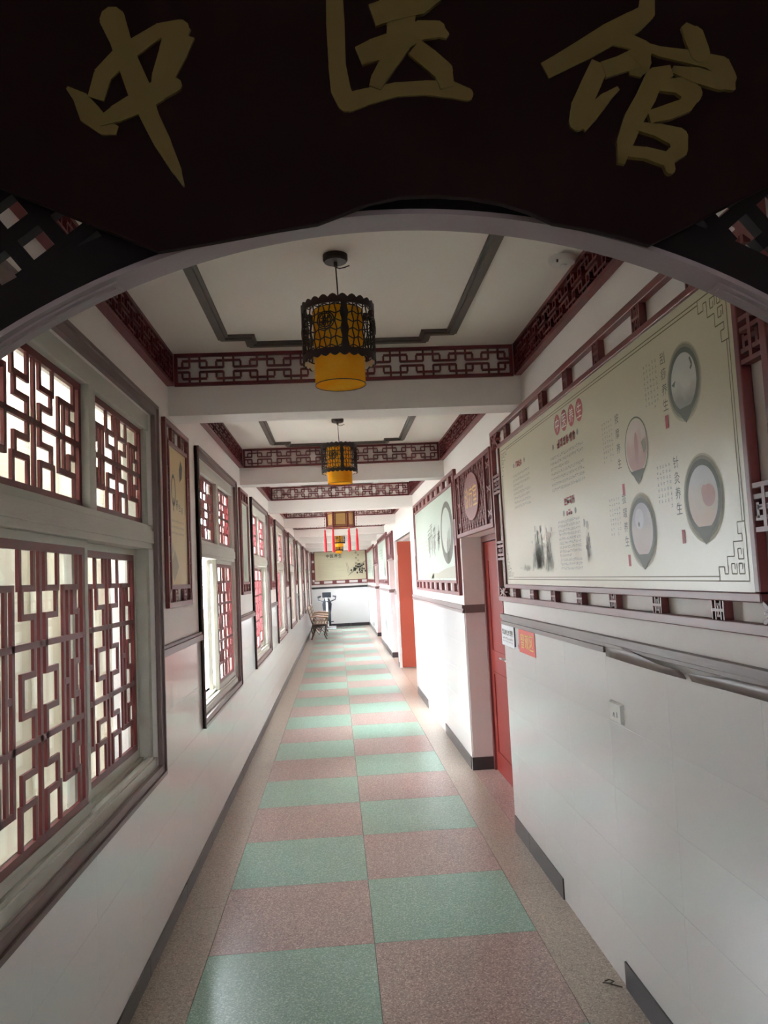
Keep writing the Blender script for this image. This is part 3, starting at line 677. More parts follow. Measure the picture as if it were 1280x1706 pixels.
# ---- end wall poster
TE = (-.70, .985, 1.535, 2.485)
root, pn, pw = framed('end_wall_poster', EW, (-.825, 1.035, 1.40, 2.615), TE, 'large cream poster with ink flowers on the far end wall', M['cream'], 4, 3, plain=True, group='', fw=.14)
if 'group' in root: del root['group']
e1 = pw+.003
mb = MB()
for ch, a in zip('中医养生', (-.27, -.13, .01, .15)): char(mb, EW, ch, a, 2.335, .11, e1); char(mb, EW, ch, a+.006, 2.338, .11, e1+.0004)
for i in range(5):
    char(mb, EW, '医养生中医'[i], .68+(i % 2)*.07, 2.42-i*.09, .07, e1)
for i in range(26):
    x = .72+random.gauss(0, .14); y = 1.88+random.gauss(0, .12); EW.poly(mb, [(x, y), (x+.03, y+.05), (x+.07, y+.02), (x+.04, y-.03)], e1)
for i in range(9): x = .4+i*.06; EW.line(mb, x, 1.66+i*.04, x+.12, 1.80+i*.045, .01, e1, e1)
for dx in (-.02, .02, .45): EW.line(mb, .42+dx, 1.75, .36+dx, 2.1, .006, e1, e1)
pr(mb, 'black_ink_print', M['ink'], pn)
mb = MB(); EW.line(mb, -.27, 2.22, .16, 2.24, .01, e1, e1); text_block(mb, EW, -.6, .3, 2.12, 1.62, 10, .035, e1); pr(mb, 'small_print', M['inkpale'], pn)

# ---- narrow pictures on the piers of the left wall
PL = ['nearest narrow tan scroll picture on the left, on the pier after the first window', 'second narrow picture on the left, pale with grey brush marks', 'third narrow picture from the gate on the left piers', 'fourth narrow picture from the gate on the left piers',
      'fifth narrow picture from the gate on the left piers', 'sixth narrow picture from the gate on the left piers', 'farthest narrow picture on the left piers']
for k in range(7):
    y = 3.92+3.06*k
    root, pn, pw = framed('scroll_picture', LW, (y, y+.63, 1.49, 2.452), (y+.085, y+.545, 1.605, 2.325), PL[k], M['tan'] if k == 0 else M['pale'], 2, 2, cat='picture', rail=.028, th=.022,
                          group='narrow framed pictures on the left piers', fw=.075)
    e1 = pw+.0006
    if k == 0:
        mb = MB(); LW.disc(mb, y+.20, 2.10, .055, .085, e1, 26, .78); LW.line(mb, y+.20, 2.06, y+.19, 1.99, .014, e1, e1); LW.poly(mb, [(y+.37, 2.16), (y+.43, 2.19), (y+.45, 2.25), (y+.41, 2.29), (y+.36, 2.23)], e1)
        char(mb, LW, '养', y+.285, 2.03, .06, e1); char(mb, LW, '生', y+.345, 2.02, .04, e1); char(mb, LW, '之', y+.385, 2.015, .03, e1); char(mb, LW, '道', y+.42, 2.01, .035, e1); pr(mb, 'calligraphy', M['ink'], pn)
        mb = MB(); text_block(mb, LW, y+.13, y+.48, 1.955, 1.86, 3, .02, e1); pr(mb, 'small_print', M['inkmid'], pn)
        mb = MB(); LW.poly(mb, [(y+.11, 1.70), (y+.20, 1.79), (y+.30, 1.70), (y+.17, 1.62)], e1); LW.poly(mb, [(y+.10, 1.74), (y+.155, 1.83), (y+.17, 1.78)], e1); pr(mb, 'folded_paper_print', M['ring3'], pn)
    else:
        mb = MB(); ink_cluster(mb, LW, y+.3, 1.72, .2, .3, 30, e1); text_block(mb, LW, y+.14, y+.4, 2.25, 1.95, 4, .03, e1, True); pr(mb, 'brush_marks', M['inkpale'], pn)

# ================================================================== SIGN LATTICES ABOVE THE RECESSED DOORS
def sign_lattice(a0, a1, label, text=None):
    z0, z1 = 1.878, 2.40; r_ = empty('lattice_sign', RW.p((a0+a1)/2, z0), label=label, cat='sign', group='lattice signs above the recessed doors')
    m_ = MB(); f = .03; sw = .2
    RW.box(m_, a0, a1, z1-f, z1, .001, .03); RW.box(m_, a0, a1, z0, z0+f, .001, .03)
    for a in (a0, a0+sw, a1-sw-f, a1-f): RW.box(m_, a, a+f, z0+f, z1-f, .001, .03)
    m_.build('frame', M['redp'], r_, bevel=.002)
    for s0, s1 in ((a0+f, a0+sw), (a1-sw, a1-f)):     # narrow carved side strips
        m_ = MB(); RW.box(m_, s0, s1, z0+f, z1-f, .001, .012); c = (s0+s1)/2
        for d in (-.05, 0, .05): RW.box(m_, c+d-.006, c+d+.006, z0+.06, z1-.06, .012, .02)
        for v in (z0+.10, (z0+z1)/2, z1-.10):
            RW.line(m_, c-.06, v-.02, c+.06, v+.02, .012, .012, .022); RW.line(m_, c-.06, v+.02, c+.06, v-.02, .012, .0125, .0215)
        m_.build('side_strip', M['redp'], r_)
    m_ = MB(); A, B = a0+sw+f, a1-sw-f; Zl, Zh = z0+f, z1-f; sp = .10; bw = .016
    n = int((B-A+(Zh-Zl))/sp)+2
    def clip(x0, zz0, x1, zz1):
        out = []; N2 = 60; cur = None
        for i in range(N2+1):
            t = i/N2; x = x0+(x1-x0)*t; z = zz0+(zz1-zz0)*t; ins = A <= x <= B and Zl <= z <= Zh
            if ins and cur is None: cur = (x, z)
            if ins: last = (x, z)
            if not ins and cur is not None: out.append((cur, last)); cur = None
        if cur is not None: out.append((cur, last))
        return out
    H = Zh-Zl
    for i in range(-n, n+1):
        for s_, off in ((1, 0), (-1, 0), (1, .03), (-1, .03)):
            x0 = A+i*sp*1.0+off
            for p_, q_ in clip(x0, Zl if s_ > 0 else Zh, x0+H*.75, Zh if s_ > 0 else Zl):
                if (p_[0]-q_[0])**2+(p_[1]-q_[1])**2 > 1e-4: RW.line(m_, *p_, *q_, bw*.7, .004 if s_ > 0 else .0045, .022 if s_ > 0 else .0215)
    for i in range(1, 8): x = A+(B-A)*i/8; RW.box(m_, x-bw*.3, x+bw*.3, Zl, Zh, .006, .019)
    m_.build('diamond_fretwork', M['redp'], r_)
    ca, cv = (A+B)/2-.02, 2.15
    pts = [(ca+.30*math.cos(t*math.pi/24), cv+.175*math.sin(t*math.pi/24)) for t in range(48)]
    d = MB().prism([RW.p(a, v, .018) for a, v in pts], [RW.p(a, v, .034) for a, v in pts]).build('oval_plate', M['redp'], r_)
    if text:
        m_ = MB()
        for i, ch in enumerate(text): char(m_, RW, ch, ca+.17-i*.17, cv, .155, .0356, 1.0)
        m_.build('gold_lettering', M['goldbright'], d, recalc=False)
sign_lattice(NICHE1[0]+.04, NICHE1[1], 'dark red lattice sign with gold lettering over the nearest door recess', '诊疗室')
sign_lattice(NICHE3[0], NICHE3[1], 'dark red lattice sign just past the open orange door')
sign_lattice(NICHE4[0], NICHE4[1], 'farthest dark red lattice sign on the right wall')

# ================================================================== DOORS
def closed_door(n, a, b, label):
    d = empty('door_%d' % n, (XR+.17, a, 0), label=label, cat='door', kind='structure')
    m_ = MB(); X = XR+.17; f = .05
    m_.box(X-.005, X+.06, a, a+f, 0, 1.885); m_.box(X-.005, X+.06, b-f, b, 0, 1.885); m_.box(X-.005, X+.06, a+f, b-f, 1.885-f, 1.885)
    m_.build('door_frame', M['redp'], d, bevel=.003)
    c = (a+b)/2
    for q0, q1 in ((a+f+.002, c-.002), (c+.002, b-f-.002)):
        m_ = MB().box(X+.015, X+.055, q0, q1, .005, 1.885-f-.004)
        for zz0, zz1 in ((.15, .8), (.95, 1.7)):
            m_.box(X+.009, X+.016, q0+.1, q1-.1, zz1-.02, zz1); m_.box(X+.009, X+.016, q0+.1, q1-.1, zz0, zz0+.02); m_.box(X+.009, X+.016, q0+.1, q0+.12, zz0, zz1); m_.box(X+.009, X+.016, q1-.12, q1-.1, zz0, zz1)
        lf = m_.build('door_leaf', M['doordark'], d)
        s_ = q1-.05 if q0 < c-.1 else q0+.05
        MB().tube([(X+.015, s_, .95), (X-.03, s_, .95), (X-.03, s_+(.08 if s_ > c else -.08), .95)], .008).build('door_handle', M['plastic'], lf, smooth=True)
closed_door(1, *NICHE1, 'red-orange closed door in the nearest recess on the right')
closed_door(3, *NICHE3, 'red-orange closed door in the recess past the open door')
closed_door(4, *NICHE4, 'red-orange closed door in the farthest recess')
d2 = empty('door_2', (XR+.06, DOOR2[1], 0), label='orange-red door standing open at the far side of its doorway', cat='door', kind='structure')
a, b = DOOR2
m_ = MB(); m_.box(XR-.012, XR+.03, b-.002, b+.06, 0, 2.25); m_.box(XR-.012, XR+.03, a-.06, a+.002, 0, 2.25); m_.box(XR-.012, XR+.03, a+.002, b-.002, 2.19, 2.25)
m_.build('door_frame', M['wall'], d2)
lf = MB().box(XR+.035, XR+1.0, b-.05, b-.008, .01, 2.18).build('door_leaf', M['door'], d2, bevel=.002)
MB().tube([(XR+.92, b-.05, 1), (XR+.92, b-.09, 1), (XR+.82, b-.09, 1)], .009).build('door_handle', M['plastic'], lf, smooth=True)
for z in (.3, 1.1, 1.9): MB().box(XR+.028, XR+.036, b-.055, b-.01, z-.05, z+.05).build('hinge', M['plastic'], lf)

# ================================================================== MOON GATE + PLAQUE
GX, GZ, GR, GY = .130, 1.022, 1.131, 1.15
g = empty('moon_gate', (GX, GY, 0), label='dark arched moon gate framing the whole view', cat='gate')
def arc(r, t0, t1, n): return [(GX+r*math.cos(t0+(t1-t0)*i/n), GZ+r*math.sin(t0+(t1-t0)*i/n)) for i in range(n+1)]
def arcband(mb, r0, r1, t0, t1, y0, y1, n=72):
    a_, b_ = arc(r0, t0, t1, n), arc(r1, t0, t1, n)
    for i in range(n):
        p, q, r, s_ = a_[i], a_[i+1], b_[i], b_[i+1]
        mb.hexa([(p[0], y0, p[1]), (p[0], y1, p[1]), (q[0], y0, q[1]), (q[0], y1, q[1]), (r[0], y0, r[1]), (r[0], y1, r[1]), (s_[0], y0, s_[1]), (s_[0], y1, s_[1])])
def tx(x, r): return math.acos(max(-1, min(1, (x-GX)/r)))
tL, tR = tx(XL+.012, GR+.05), tx(XR-.012, GR+.05)
m_ = MB(); arcband(m_, GR+.008, GR+.070, tR, tL, GY+.008, GY+.040); m_.build('arch_board', M['gate'], g)
tL, tR = tx(XL+.012, GR), tx(XR-.012, GR)
m_ = MB(); arcband(m_, GR, GR+.008, tR, tL, GY, GY+.058); m_.build('rim', M['rim'], g, smooth=True)
# overlapping laminate strips tacked along the rim
def deg(x): return math.radians(x)
for t0, t1, wd, dr in ((tR, deg(64), .036, .004), (deg(113), tL, .036, .004)):
    m_ = MB(); arcband(m_, GR-dr, GR, t0, t1, GY+.014, GY+.014+wd, 40); arcband(m_, GR-dr-.0025, GR-dr, t0+.006, t1-.006, GY+.024, GY+.024+wd*.35, 40)
    m_.build('rim_strip', M['rim'], g)
# jambs under the arch ends and fretted spandrels
zl = GZ+GR*math.sin(tL); zr = GZ+GR*math.sin(tR)
MB().box(XL+.008, XL+.06, GY+.01, GY+.05, 0, zl).build('post', M['gate'], g); MB().box(XR-.06, XR-.008, GY+.01, GY+.05, 0, zr).build('post', M['gate'], g)
m_ = MB(); ZT = 2.485
m_.box(XL+.01, XL+.05, GY+.01, GY+.034, zl, ZT); m_.box(XR-.05, XR-.01, GY+.01, GY+.034, zr, ZT); m_.box(XL+.05, XR-.05, GY+.01, GY+.034, ZT-.04, ZT)
m_.build('outer_frame', M['gate'], g)
m_ = MB(); GWm = Wall('y', GY+.010, 1, 1)
def inside(x, z): return XL+.02 < x < XR-.02 and z < ZT-.01 and (x-GX)**2+(z-GZ)**2 > (GR+.062)**2 and z > GZ
def clipg(x0, z0, x1, z1):
    out = []; n = 160; cur = None; last = None
    for i in range(n+1):
        t = i/n; x = x0+(x1-x0)*t; z = z0+(z1-z0)*t
        if inside(x, z):
            if cur is None: cur = (x, z)
            last = (x, z)
        elif cur is not None: out.append((cur, last)); cur = None
    if cur is not None: out.append((cur, last))
    return out
sp = .062; ang = deg(38)
for fam, an in ((0, ang), (1, ang+math.pi/2)):
    dx, dz = math.cos(an), math.sin(an)
    for i in range(-28, 29):
        ox = GX-dz*i*sp+(.01 if fam else 0); oz = 2.05+dx*i*sp
        for p, q in clipg(ox-dx*2, oz-dz*2, ox+dx*2, oz+dz*2):
            GWm.line(m_, *p, *q, .023, .001 if fam else .0015, .024 if fam else .0235)
m_.build('spandrel_fretwork', M['gate'], g)

# plaque (flat board, outline in metres x,z)
PY = 1.10
pl = [(-.72, 2.72), (-.72, 2.297), (-.437, 2.171), (-.236, 2.080), (-.165, 2.091), (-.06, 2.109), (-.005, 2.117), (.03, 2.130), (.07, 2.146), (.12, 2.156), (.17, 2.157), (.22, 2.153),
      (.27, 2.143), (.31, 2.129), (.345, 2.111), (.39, 2.102), (.44, 2.090), (.49, 2.074), (.664, 2.155), (.87, 2.25), (.87, 2.72)]
pq = MB().prism([(x, PY, z) for x, z in pl], [(x, PY+.012, z) for x, z in pl]).build('name_plaque', M['plaque'], None, bevel=.0015)
tag(pq, 'dark shaped plaque with three gold brush characters above the arch', 'plaque')
# brush characters as strokes on a skewed drawing grid, converted to metres on the board
BA, BB, BC = Vector((0.0007694189, -4.6974704e-05, -3.6936319e-05)), Vector((-3.2902048e-05, 6.517911e-05, -0.00076827437)), Vector((-0.39972453, 0.9690322, 0.76058642))
def px2m(x, y):      # drawing grid -> board metres
    d = BA*x+BB*y+BC; t = 1.098/d.y; return (d.x*t, 1.6+d.z*t)
def brush(name, polys):
    me = MB()
    for i, pts in enumerate(polys):
        q = [px2m(*p) for p in pts]; e = .0030+i*.00006; me.prism([(x, PY-e, z) for x, z in q], [(x, PY-.0002, z) for x, z in q])
    me.build(name, M['gold'], pq)
def stroke(pts, g=1.18):
    pts = [(x, y, w_*g) for x, y, w_ in pts]
    return stroke_(pts)
def stroke_(pts):  # list of (x,y,halfwidth) -> quads
    out = []
    for i in range(len(pts)-1):
        (x0, y0, w0), (x1, y1, w1) = pts[i], pts[i+1]; d = Vector((x1-x0, y1-y0)); d.normalize(); n = Vector((-d.y, d.x))
        e0, e1 = (min(w0, 4) if i else 0), 0
        out.append([(x0+n.x*w0-d.x*e0, y0+n.y*w0-d.y*e0), (x1+n.x*w1, y1+n.y*w1), (x1-n.x*w1, y1-n.y*w1), (x0-n.x*w0-d.x*e0, y0-n.y*w0-d.y*e0)])
        if i: out.append([(x0+w0*math.cos(a*math.pi/5), y0+w0*math.sin(a*math.pi/5)) for a in range(10)])
    return out
zh = stroke([(112, 146, 2), (135, 165, 10), (150, 190, 16), (175, 212, 12), (196, 218, 6)]) + \
     stroke([(160, 165, 12), (172, 125, 13), (200, 95, 13), (235, 72, 12), (265, 52, 10), (300, 50, 14), (316, 56, 5)]) + \
     stroke([(300, 56, 22), (288, 90, 20), (272, 130, 16), (268, 150, 14)]) + \
     stroke([(165, 205, 6), (195, 190, 12), (235, 170, 16), (265, 152, 15), (292, 143, 10), (302, 142, 3)]) + \
     stroke([(172, 30, 9), (188, 34, 18), (200, 65, 15), (214, 105, 15), (232, 150, 17), (250, 195, 13), (272, 240, 12), (295, 285, 7), (307, 311, 1)])
yi = stroke([(556, -40, 11), (559, 40, 13), (562, 110, 12), (568, 150, 14), (578, 172, 13), (592, 182, 5)]) + \
     stroke([(578, 172, 14), (610, 162, 12), (660, 150, 10), (710, 147, 10), (752, 150, 12), (778, 158, 9), (785, 166, 2)]) + \
     stroke([(598, 95, 14), (625, 84, 16), (665, 70, 16), (700, 52, 14), (728, 50, 12), (746, 62, 4)]) + \
     stroke([(662, -40, 30), (665, 10, 26), (668, 40, 20), (664, 75, 17), (648, 105, 13), (630, 135, 11), (625, 148, 9)]) + \
     stroke([(690, 80, 13), (715, 100, 14), (738, 120, 14), (745, 148, 10)]) + stroke([(620, 28, 16), (650, 18, 16), (700, 5, 18), (730, -8, 10)])
gu = stroke([(908, 118, 12), (935, 104, 13), (975, 82, 15), (1015, 58, 16), (1055, 38, 16), (1077, 22, 12), (1080, -20, 9)]) + \
     stroke([(1020, 66, 8), (1050, 70, 10), (1072, 80, 10), (1064, 105, 18), (1058, 128, 8)]) + \
     stroke([(1000, 106, 13), (985, 140, 14), (968, 178, 14), (962, 205, 12), (966, 218, 4)]) + stroke([(966, 212, 10), (985, 190, 11), (1008, 165, 8), (1030, 148, 3)]) + stroke([(1005, 118, 12), (1035, 108, 12), (1060, 98, 14)]) + \
     stroke([(1060, 105, 14), (1082, 82, 6), (1100, 88, 7), (1140, 95, 9), (1180, 104, 10), (1200, 112, 14), (1212, 132, 12), (1222, 152, 2)]) + \
     stroke([(1138, 44, 5), (1155, 62, 14), (1165, 90, 14), (1168, 100, 8)]) + stroke([(1120, 118, 5), (1160, 128, 11), (1200, 140, 11), (1220, 150, 3)]) + \
     stroke([(1118, 120, 8), (1090, 130, 13), (1075, 165, 14), (1055, 200, 14), (1040, 240, 12), (1034, 275, 5)]) + \
     stroke([(1098, 145, 8), (1130, 145, 11), (1152, 158, 14), (1142, 178, 10), (1110, 190, 11), (1080, 198, 9)]) + \
     stroke([(1060, 213, 6), (1095, 220, 9), (1128, 232, 14), (1130, 252, 12), (1110, 268, 9), (1115, 285, 7), (1117, 292, 2)]) + stroke([(1045, 255, 8), (1075, 258, 8), (1108, 268, 10)])
brush('character', zh); brush('character', yi); brush('character', gu)

# ================================================================== PENDANT LANTERNS
def cage_lantern():
    r_ = empty('drum_lantern', (0, 0, 0)); RO = .138; seg = 96
    MB().lathe([(.047, 2.80), (.047, 2.818)], 0, 0, 28).lathe([(.042, 2.792), (.047, 2.80)], 0, 0, 28).build('ceiling_rose', M['darkwood'], r_, smooth=True)
    m_ = MB().tube([(0, 0, 2.795), (0, 0, 2.775)], .008, 10).tube([(0, 0, 2.78), (.003, 0, 2.70), (.006, 0, 2.60)], .0028, 6)
    m_.tube([(0, 0, 2.772), (.015, -.005, 2.765), (.035, -.008, 2.768), (.052, -.008, 2.775)], .0022, 6); m_.build('cord', M['darkwood'], r_, smooth=True)
    def band(name, zc, hh, amp, up, rr=RO, th=.006, mat='darkwood'):
        m2 = MB(); n0 = 0
        for k in range(seg):
            th_ = 2*math.pi*k/seg; sc = amp*abs(math.sin(th_*12)) 
            zt = zc+hh+(sc if up else 0); zb = zc-hh-(0 if up else sc)
            for rad in (rr, rr-th):
                for z in (zb, zt): m2.v.append((rad*math.cos(th_), rad*math.sin(th_), z))
        for k in range(seg):
            a = k*4; b = ((k+1) % seg)*4
            m2.f += [(a, b, b+1, a+1), (a+2, a+3, b+3, b+2), (a+1, b+1, b+3, a+3), (a, a+2, b+2, b)]
        return m2.build(name, M[mat], r_)
    ZT_, ZB_ = 2.600, 2.415
    band('top_rim', ZT_, .010, .012, True); band('bottom_rim', ZB_, .010, .010, False)
    band('pale_lining', ZB_, .009, .009, False, RO-.0065, .002, 'plastic')
    for q in range(4):      # broad stiles
        m_ = MB(); t0 = math.pi/4*0.2+q*math.pi/2
        for i in range(6):
            ta, tb = t0-.08+i*.16/6, t0-.08+(i+1)*.16/6; R1, R2 = RO, RO-.006
            m_.hexa([(R2*math.cos(ta), R2*math.sin(ta), ZB_), (R2*math.cos(ta), R2*math.sin(ta), ZT_), (R2*math.cos(tb), R2*math.sin(tb), ZB_), (R2*math.cos(tb), R2*math.sin(tb), ZT_),
                     (R1*math.cos(ta), R1*math.sin(ta), ZB_), (R1*math.cos(ta), R1*math.sin(ta), ZT_), (R1*math.cos(tb), R1*math.sin(tb), ZB_), (R1*math.cos(tb), R1*math.sin(tb), ZT_)])
        m_.build('stile', M['darkwood'], r_)
    m_ = MB(); rows = 6; cols = 40
    for c in range(cols):   # pierced coin lattice
        t = 2*math.pi*(c+.5)/cols; ps = []
        for i in range(19): z = ZB_+(ZT_-ZB_)*i/18; tt = t+.022*math.sin(i*math.pi/18*rows)*(1 if c % 2 else -1); ps.append(((RO-.003)*math.cos(tt), (RO-.003)*math.sin(tt), z))
        m_.tube(ps, .0023, 4)
    for r in range(1, rows+1):
        ps = []
        for i in range(120): t = 2*math.pi*i/120; z = ZB_+(ZT_-ZB_)*(r-.5)/rows+.004*math.sin(i*2*math.pi/120*cols/2)*(1 if r % 2 else -1); ps.append(((RO-.003)*math.cos(t), (RO-.003)*math.sin(t), z))
        m_.tube(ps, .0023, 4, closed=True)
    m_.build('pierced_lattice', M['darkwood'], r_)
    for q in range(4):      # round medallions
        t0 = math.radians(250)+q*math.pi/2; m_ = MB(); zc = 2.525
        def P(u, v): t = t0+u/RO; return ((RO+.001)*math.cos(t), (RO+.001)*math.sin(t), zc+v)
        for rr in (.032, .025): m_.tube([P(rr*math.cos(k*math.pi/12), rr*math.sin(k*math.pi/12)) for k in range(24)], .0026, 5, closed=True)
        for u0, v0, u1, v1 in ((-.018, .008, .018, .008), (-.018, -.008, .018, -.008), (-.009, -.018, -.009, .018), (.009, -.018, .009, .018), (0, -.02, 0, .02), (-.015, -.015, .015, .015)): m_.tube([P(u0, v0), P(u1, v1)], .0022, 4)
        m_.build('medallion', M['darkwood'], r_)
    sh = MB().lathe([(.094, 2.318), (.094, 2.597)], 0, 0, 48, cap=False).build('fabric_shade', M['amber'], r_, smooth=True)
    MB().lathe([(.090, 2.324), (.002, 2.324)], 0, 0, 48, cap=False).build('diffuser', M['amber'], sh, smooth=True)
    m_ = MB()
    for z in (2.318, 2.597): m_.tube([(.0945*math.cos(k*math.pi/24), .0945*math.sin(k*math.pi/24), z) for k in range(48)], .0018, 5, closed=True)
    m_.build('wire_hoop', M['darkwood'], sh)
    m_ = MB()
    for k in range(3): t = k*2*math.pi/3+.4; m_.tube([(0, 0, 2.60), (RO*.97*math.cos(t), RO*.97*math.sin(t), 2.60)], .0025, 5)
    m_.build('spoke', M['darkwood'], r_); return r_
lp = cage_lantern()
LL = [((.047, 2.864), 'nearest drum lantern, dark pierced cage over an amber shade'), ((.06, 5.92), 'second drum lantern, hanging between the first and second beams'),
      ((.10, 18.2), 'small distant drum lantern just behind the red tassels'), ((.10, 22.9), 'farthest drum lantern, in front of the end wall poster')]
for i, ((x, y), lb) in enumerate(LL):
    o = lp if i == 0 else copy_tree(lp); o.location = (x, y, 0); tag(o, lb, 'lantern', 'drum lanterns along the ceiling')
# hexagonal palace lantern
pr_ = empty('palace_lantern', (.10, 12.0, 0), label='hexagonal dark red palace lantern with four scarlet tassels showing', cat='lantern')
hx = lambda r, k: (.10+r*math.cos(k*math.pi/3), 12.0+r*math.sin(k*math.pi/3))
Z0, Z1, RR = 2.375, 2.62, .215
m_ = MB()
for k in range(6): x, y = hx(RR, k); m_.tube([(x, y, Z0-.01), (x, y, Z1+.01)], .012, 6)
for z, r, th in ((Z0, RR+.008, .014), (Z1, RR+.012, .016), (Z0+.03, RR, .006), (Z1-.035, RR, .006)):
    for k in range(6): m_.tube([(*hx(r, k), z), (*hx(r, k+1), z)], th, 6)
m_.build('frame', M['red'], pr_)
for k in range(6):
    (x0, y0), (x1, y1) = hx(RR-.008, k), hx(RR-.008, k+1); px_ = MB().poly([(x0, y0, Z0), (x1, y1, Z0), (x1, y1, Z1), (x0, y0, Z1)]).build('panel', M['goldpanel'], pr_)
    f = lambda t, z, r=RR-.002: (hx(r, k)[0]*(1-t)+hx(r, k+1)[0]*t, hx(r, k)[1]*(1-t)+hx(r, k+1)[1]*t, z)
    m_ = MB(); 
    for t in (.12, .88): m_.tube([f(t, Z0+.03), f(t, Z1-.035)], .006, 4)
    m_.build('fret_strip', M['red'], px_)
MB().tube([(.10, 12, Z1), (.10, 12, 2.82)], .006, 6).build('hanger', M['darkwood'], pr_)
MB().lathe([(.05, 2.80), (.05, 2.819)], .10, 12, 20).build('ceiling_rose', M['red'], pr_)
m_ = MB()
for k in range(6): m_.tube([(.10, 12, Z1+.05), (*hx(RR, k), Z1)], .007, 5)
m_.build('roof_rib', M['red'], pr_)
for k in range(6):
    x, y = hx(RR+.03, k); t_ = MB().tube([(x, y, Z1), (x, y, Z0-.02)], .0025, 4)
    for j in range(6): z = Z1-.02-j*.045; t_.lathe([(.002, z+.009), (.009, z), (.002, z-.009)], x, y, 8)
    bd = t_.build('bead_string', M['red'], pr_)
    MB().lathe([(.004, Z0-.02), (.014, Z0-.05), (.012, Z0-.07), (.020, Z0-.20), (.022, 2.01), (.003, 2.0)], x, y, 10).build('tassel', M['tassel'], bd, smooth=True)

# ================================================================== SMALL THINGS ON AND BY THE WALLS
sd = empty('smoke_alarm', (.947, 2.94, ZC), label='round white smoke alarm on the ceiling near the right frieze', cat='smoke alarm')
MB().lathe([(.030, ZC-.028), (.048, ZC-.022), (.056, ZC-.008), (.056, ZC-.001)], .947, 2.94, 32).build('cover', M['plastic'], sd, smooth=True)
MB().lathe([(.002, ZC-.034), (.014, ZC-.033), (.016, ZC-.028)], .947, 2.94, 16).build('sensor_cap', M['plastic'], sd)
MB().box(.912, .918, 2.90, 2.906, ZC-.03, ZC-.02).build('indicator', M['bikeb'], sd)
so = empty('wall_socket', RW.p(2.925, 1.008), label='white wall socket on the tiles under the big cream poster', cat='socket')
m_ = MB(); m_.prism([RW.p(a, v, .0085) for a, v in ((2.862, 1.006), (2.988, 1.006), (2.988, 1.084), (2.862, 1.084))], [RW.p(a, v, .020) for a, v in ((2.868, 1.012), (2.982, 1.012), (2.982, 1.078), (2.868, 1.078))]); m_.build('plate', M['plastic'], so, bevel=.001)
m_ = MB(); RW.box(m_, 2.90, 2.905, 1.03, 1.05, .0195, .0206); RW.line(m_, 2.925, 1.028, 2.932, 1.044, .004, .0195, .0206); RW.line(m_, 2.945, 1.028, 2.938, 1.044, .004, .0195, .0206); m_.build('slot', M['bikeb'], so)
n1 = RW.box(MB(), 4.60, 4.935, 1.132, 1.262, .009, .0105).build('paper_notice', M['paper']); tag(n1, 'white printed notice on the tiles beside the nearest door', 'notice')
m_ = MB()
for i in range(7): scrib(m_, RW, 4.895-i*.042, 1.215, .038, .0112, 6, .16)
for i in range(14): scrib(m_, RW, 4.90-i*.02, 1.178, .015, .0112, 3, .2); scrib(m_, RW, 4.90-i*.02, 1.16, .012, .0112, 3, .2)
pr(m_, 'print', M['ring'], n1)
tag(RW.box(MB(), 4.570, 4.582, 1.145, 1.262, .009, .014).build('black_strip', M['bikeb']), 'thin black strip between the white and red notices', 'strip')
n2 = RW.box(MB(), 4.11, 4.47, 1.128, 1.262, .009, .0105).build('red_notice', M['slip']); tag(n2, 'red notice with three yellow characters beside the nearest door', 'notice')
m_ = MB()
for i, ch in enumerate('留观区'): char(m_, RW, ch, 4.385-i*.098, 1.195, .082, .0113)
pr(m_, 'yellow_lettering', M['yellow'], n2)
m_ = MB(); RW.poly(m_, [(4.505, 1.155), (4.49, 1.18), (4.475, 1.155), (4.49, 1.135)], .0095); tag(pr_o := m_.build('red_tag', M['redink']), 'small dark red drop-shaped tag beside the red notice', 'tag')
# leaf scrap on the floor
lv = MB(); lv.tube([(.955, 3.075, .004), (.98, 3.06, .006), (1.0, 3.075, .004), (.985, 3.09, .005), (.965, 3.082, .004)], .0022, 5); lv.tube([(.98, 3.06, .004), (1.015, 3.03, .004)], .003, 5)
tag(lv.build('dry_twig', M['iron']), 'small bent brown twig on the floor at the foot of the right wall', 'litter')

# benches
def bench():
    r_ = empty('garden_bench', (0, 0, 0)); L = 1.25
    for y in (.06, L-.06):
        m_ = MB()
        m_.tube([(.10, y, .01), (.14, y, .14), (.11, y, .28), (.15, y, .40), (.10, y, .55), (.03, y, .84)], .020, 8)
        m_.tube([(.50, y, .01), (.44, y, .14), (.50, y, .26), (.47, y, .38)], .020, 8); m_.tube([(.12, y, .37), (.3, y, .39), (.50, y, .38)], .018, 8)
        m_.tube([(.13, y, .16), (.22, y, .26), (.30, y, .14), (.38, y, .26), (.46, y, .16)], .013, 6)
        m_.tube([(.30, y, .38), (.24, y, .30), (.30, y, .24), (.36, y, .30), (.30, y, .38)], .010, 6)
        m_.tube([(.49, y, .38), (.53, y, .48), (.50, y, .58)], .016, 8); m_.build('side_frame', M['iron'], r_, smooth=True)
        m_ = MB(); m_.tube([(.09, y, .60), (.25, y, .62), (.42, y, .60), (.55, y, .585)], [.018, .022, .026, .024], 10); m_.build('armrest', M['benchwood'], r_, smooth=True)
    for i in range(5): x = .14+i*.08; MB().box(x, x+.06, 0, L, .40, .425).build('seat_slat', M['benchwood'], r_, bevel=.004)
    for i in range(4):
        z = .50+i*.095; x = .115-(z-.45)*.22; MB().hexa([(x, 0, z), (x-.014, 0, z+.07), (x, L, z), (x-.014, L, z+.07), (x+.02, 0, z), (x+.006, 0, z+.07), (x+.02, L, z), (x+.006, L, z+.07)]).build('back_slat', M['benchwood'], r_, bevel=.003)
    return r_
bn = bench(); bn.location = (XL+.03, 20.7, 0); tag(bn, 'nearer wooden bench with cast side frames by the left wall', 'bench', 'benches by the left wall')
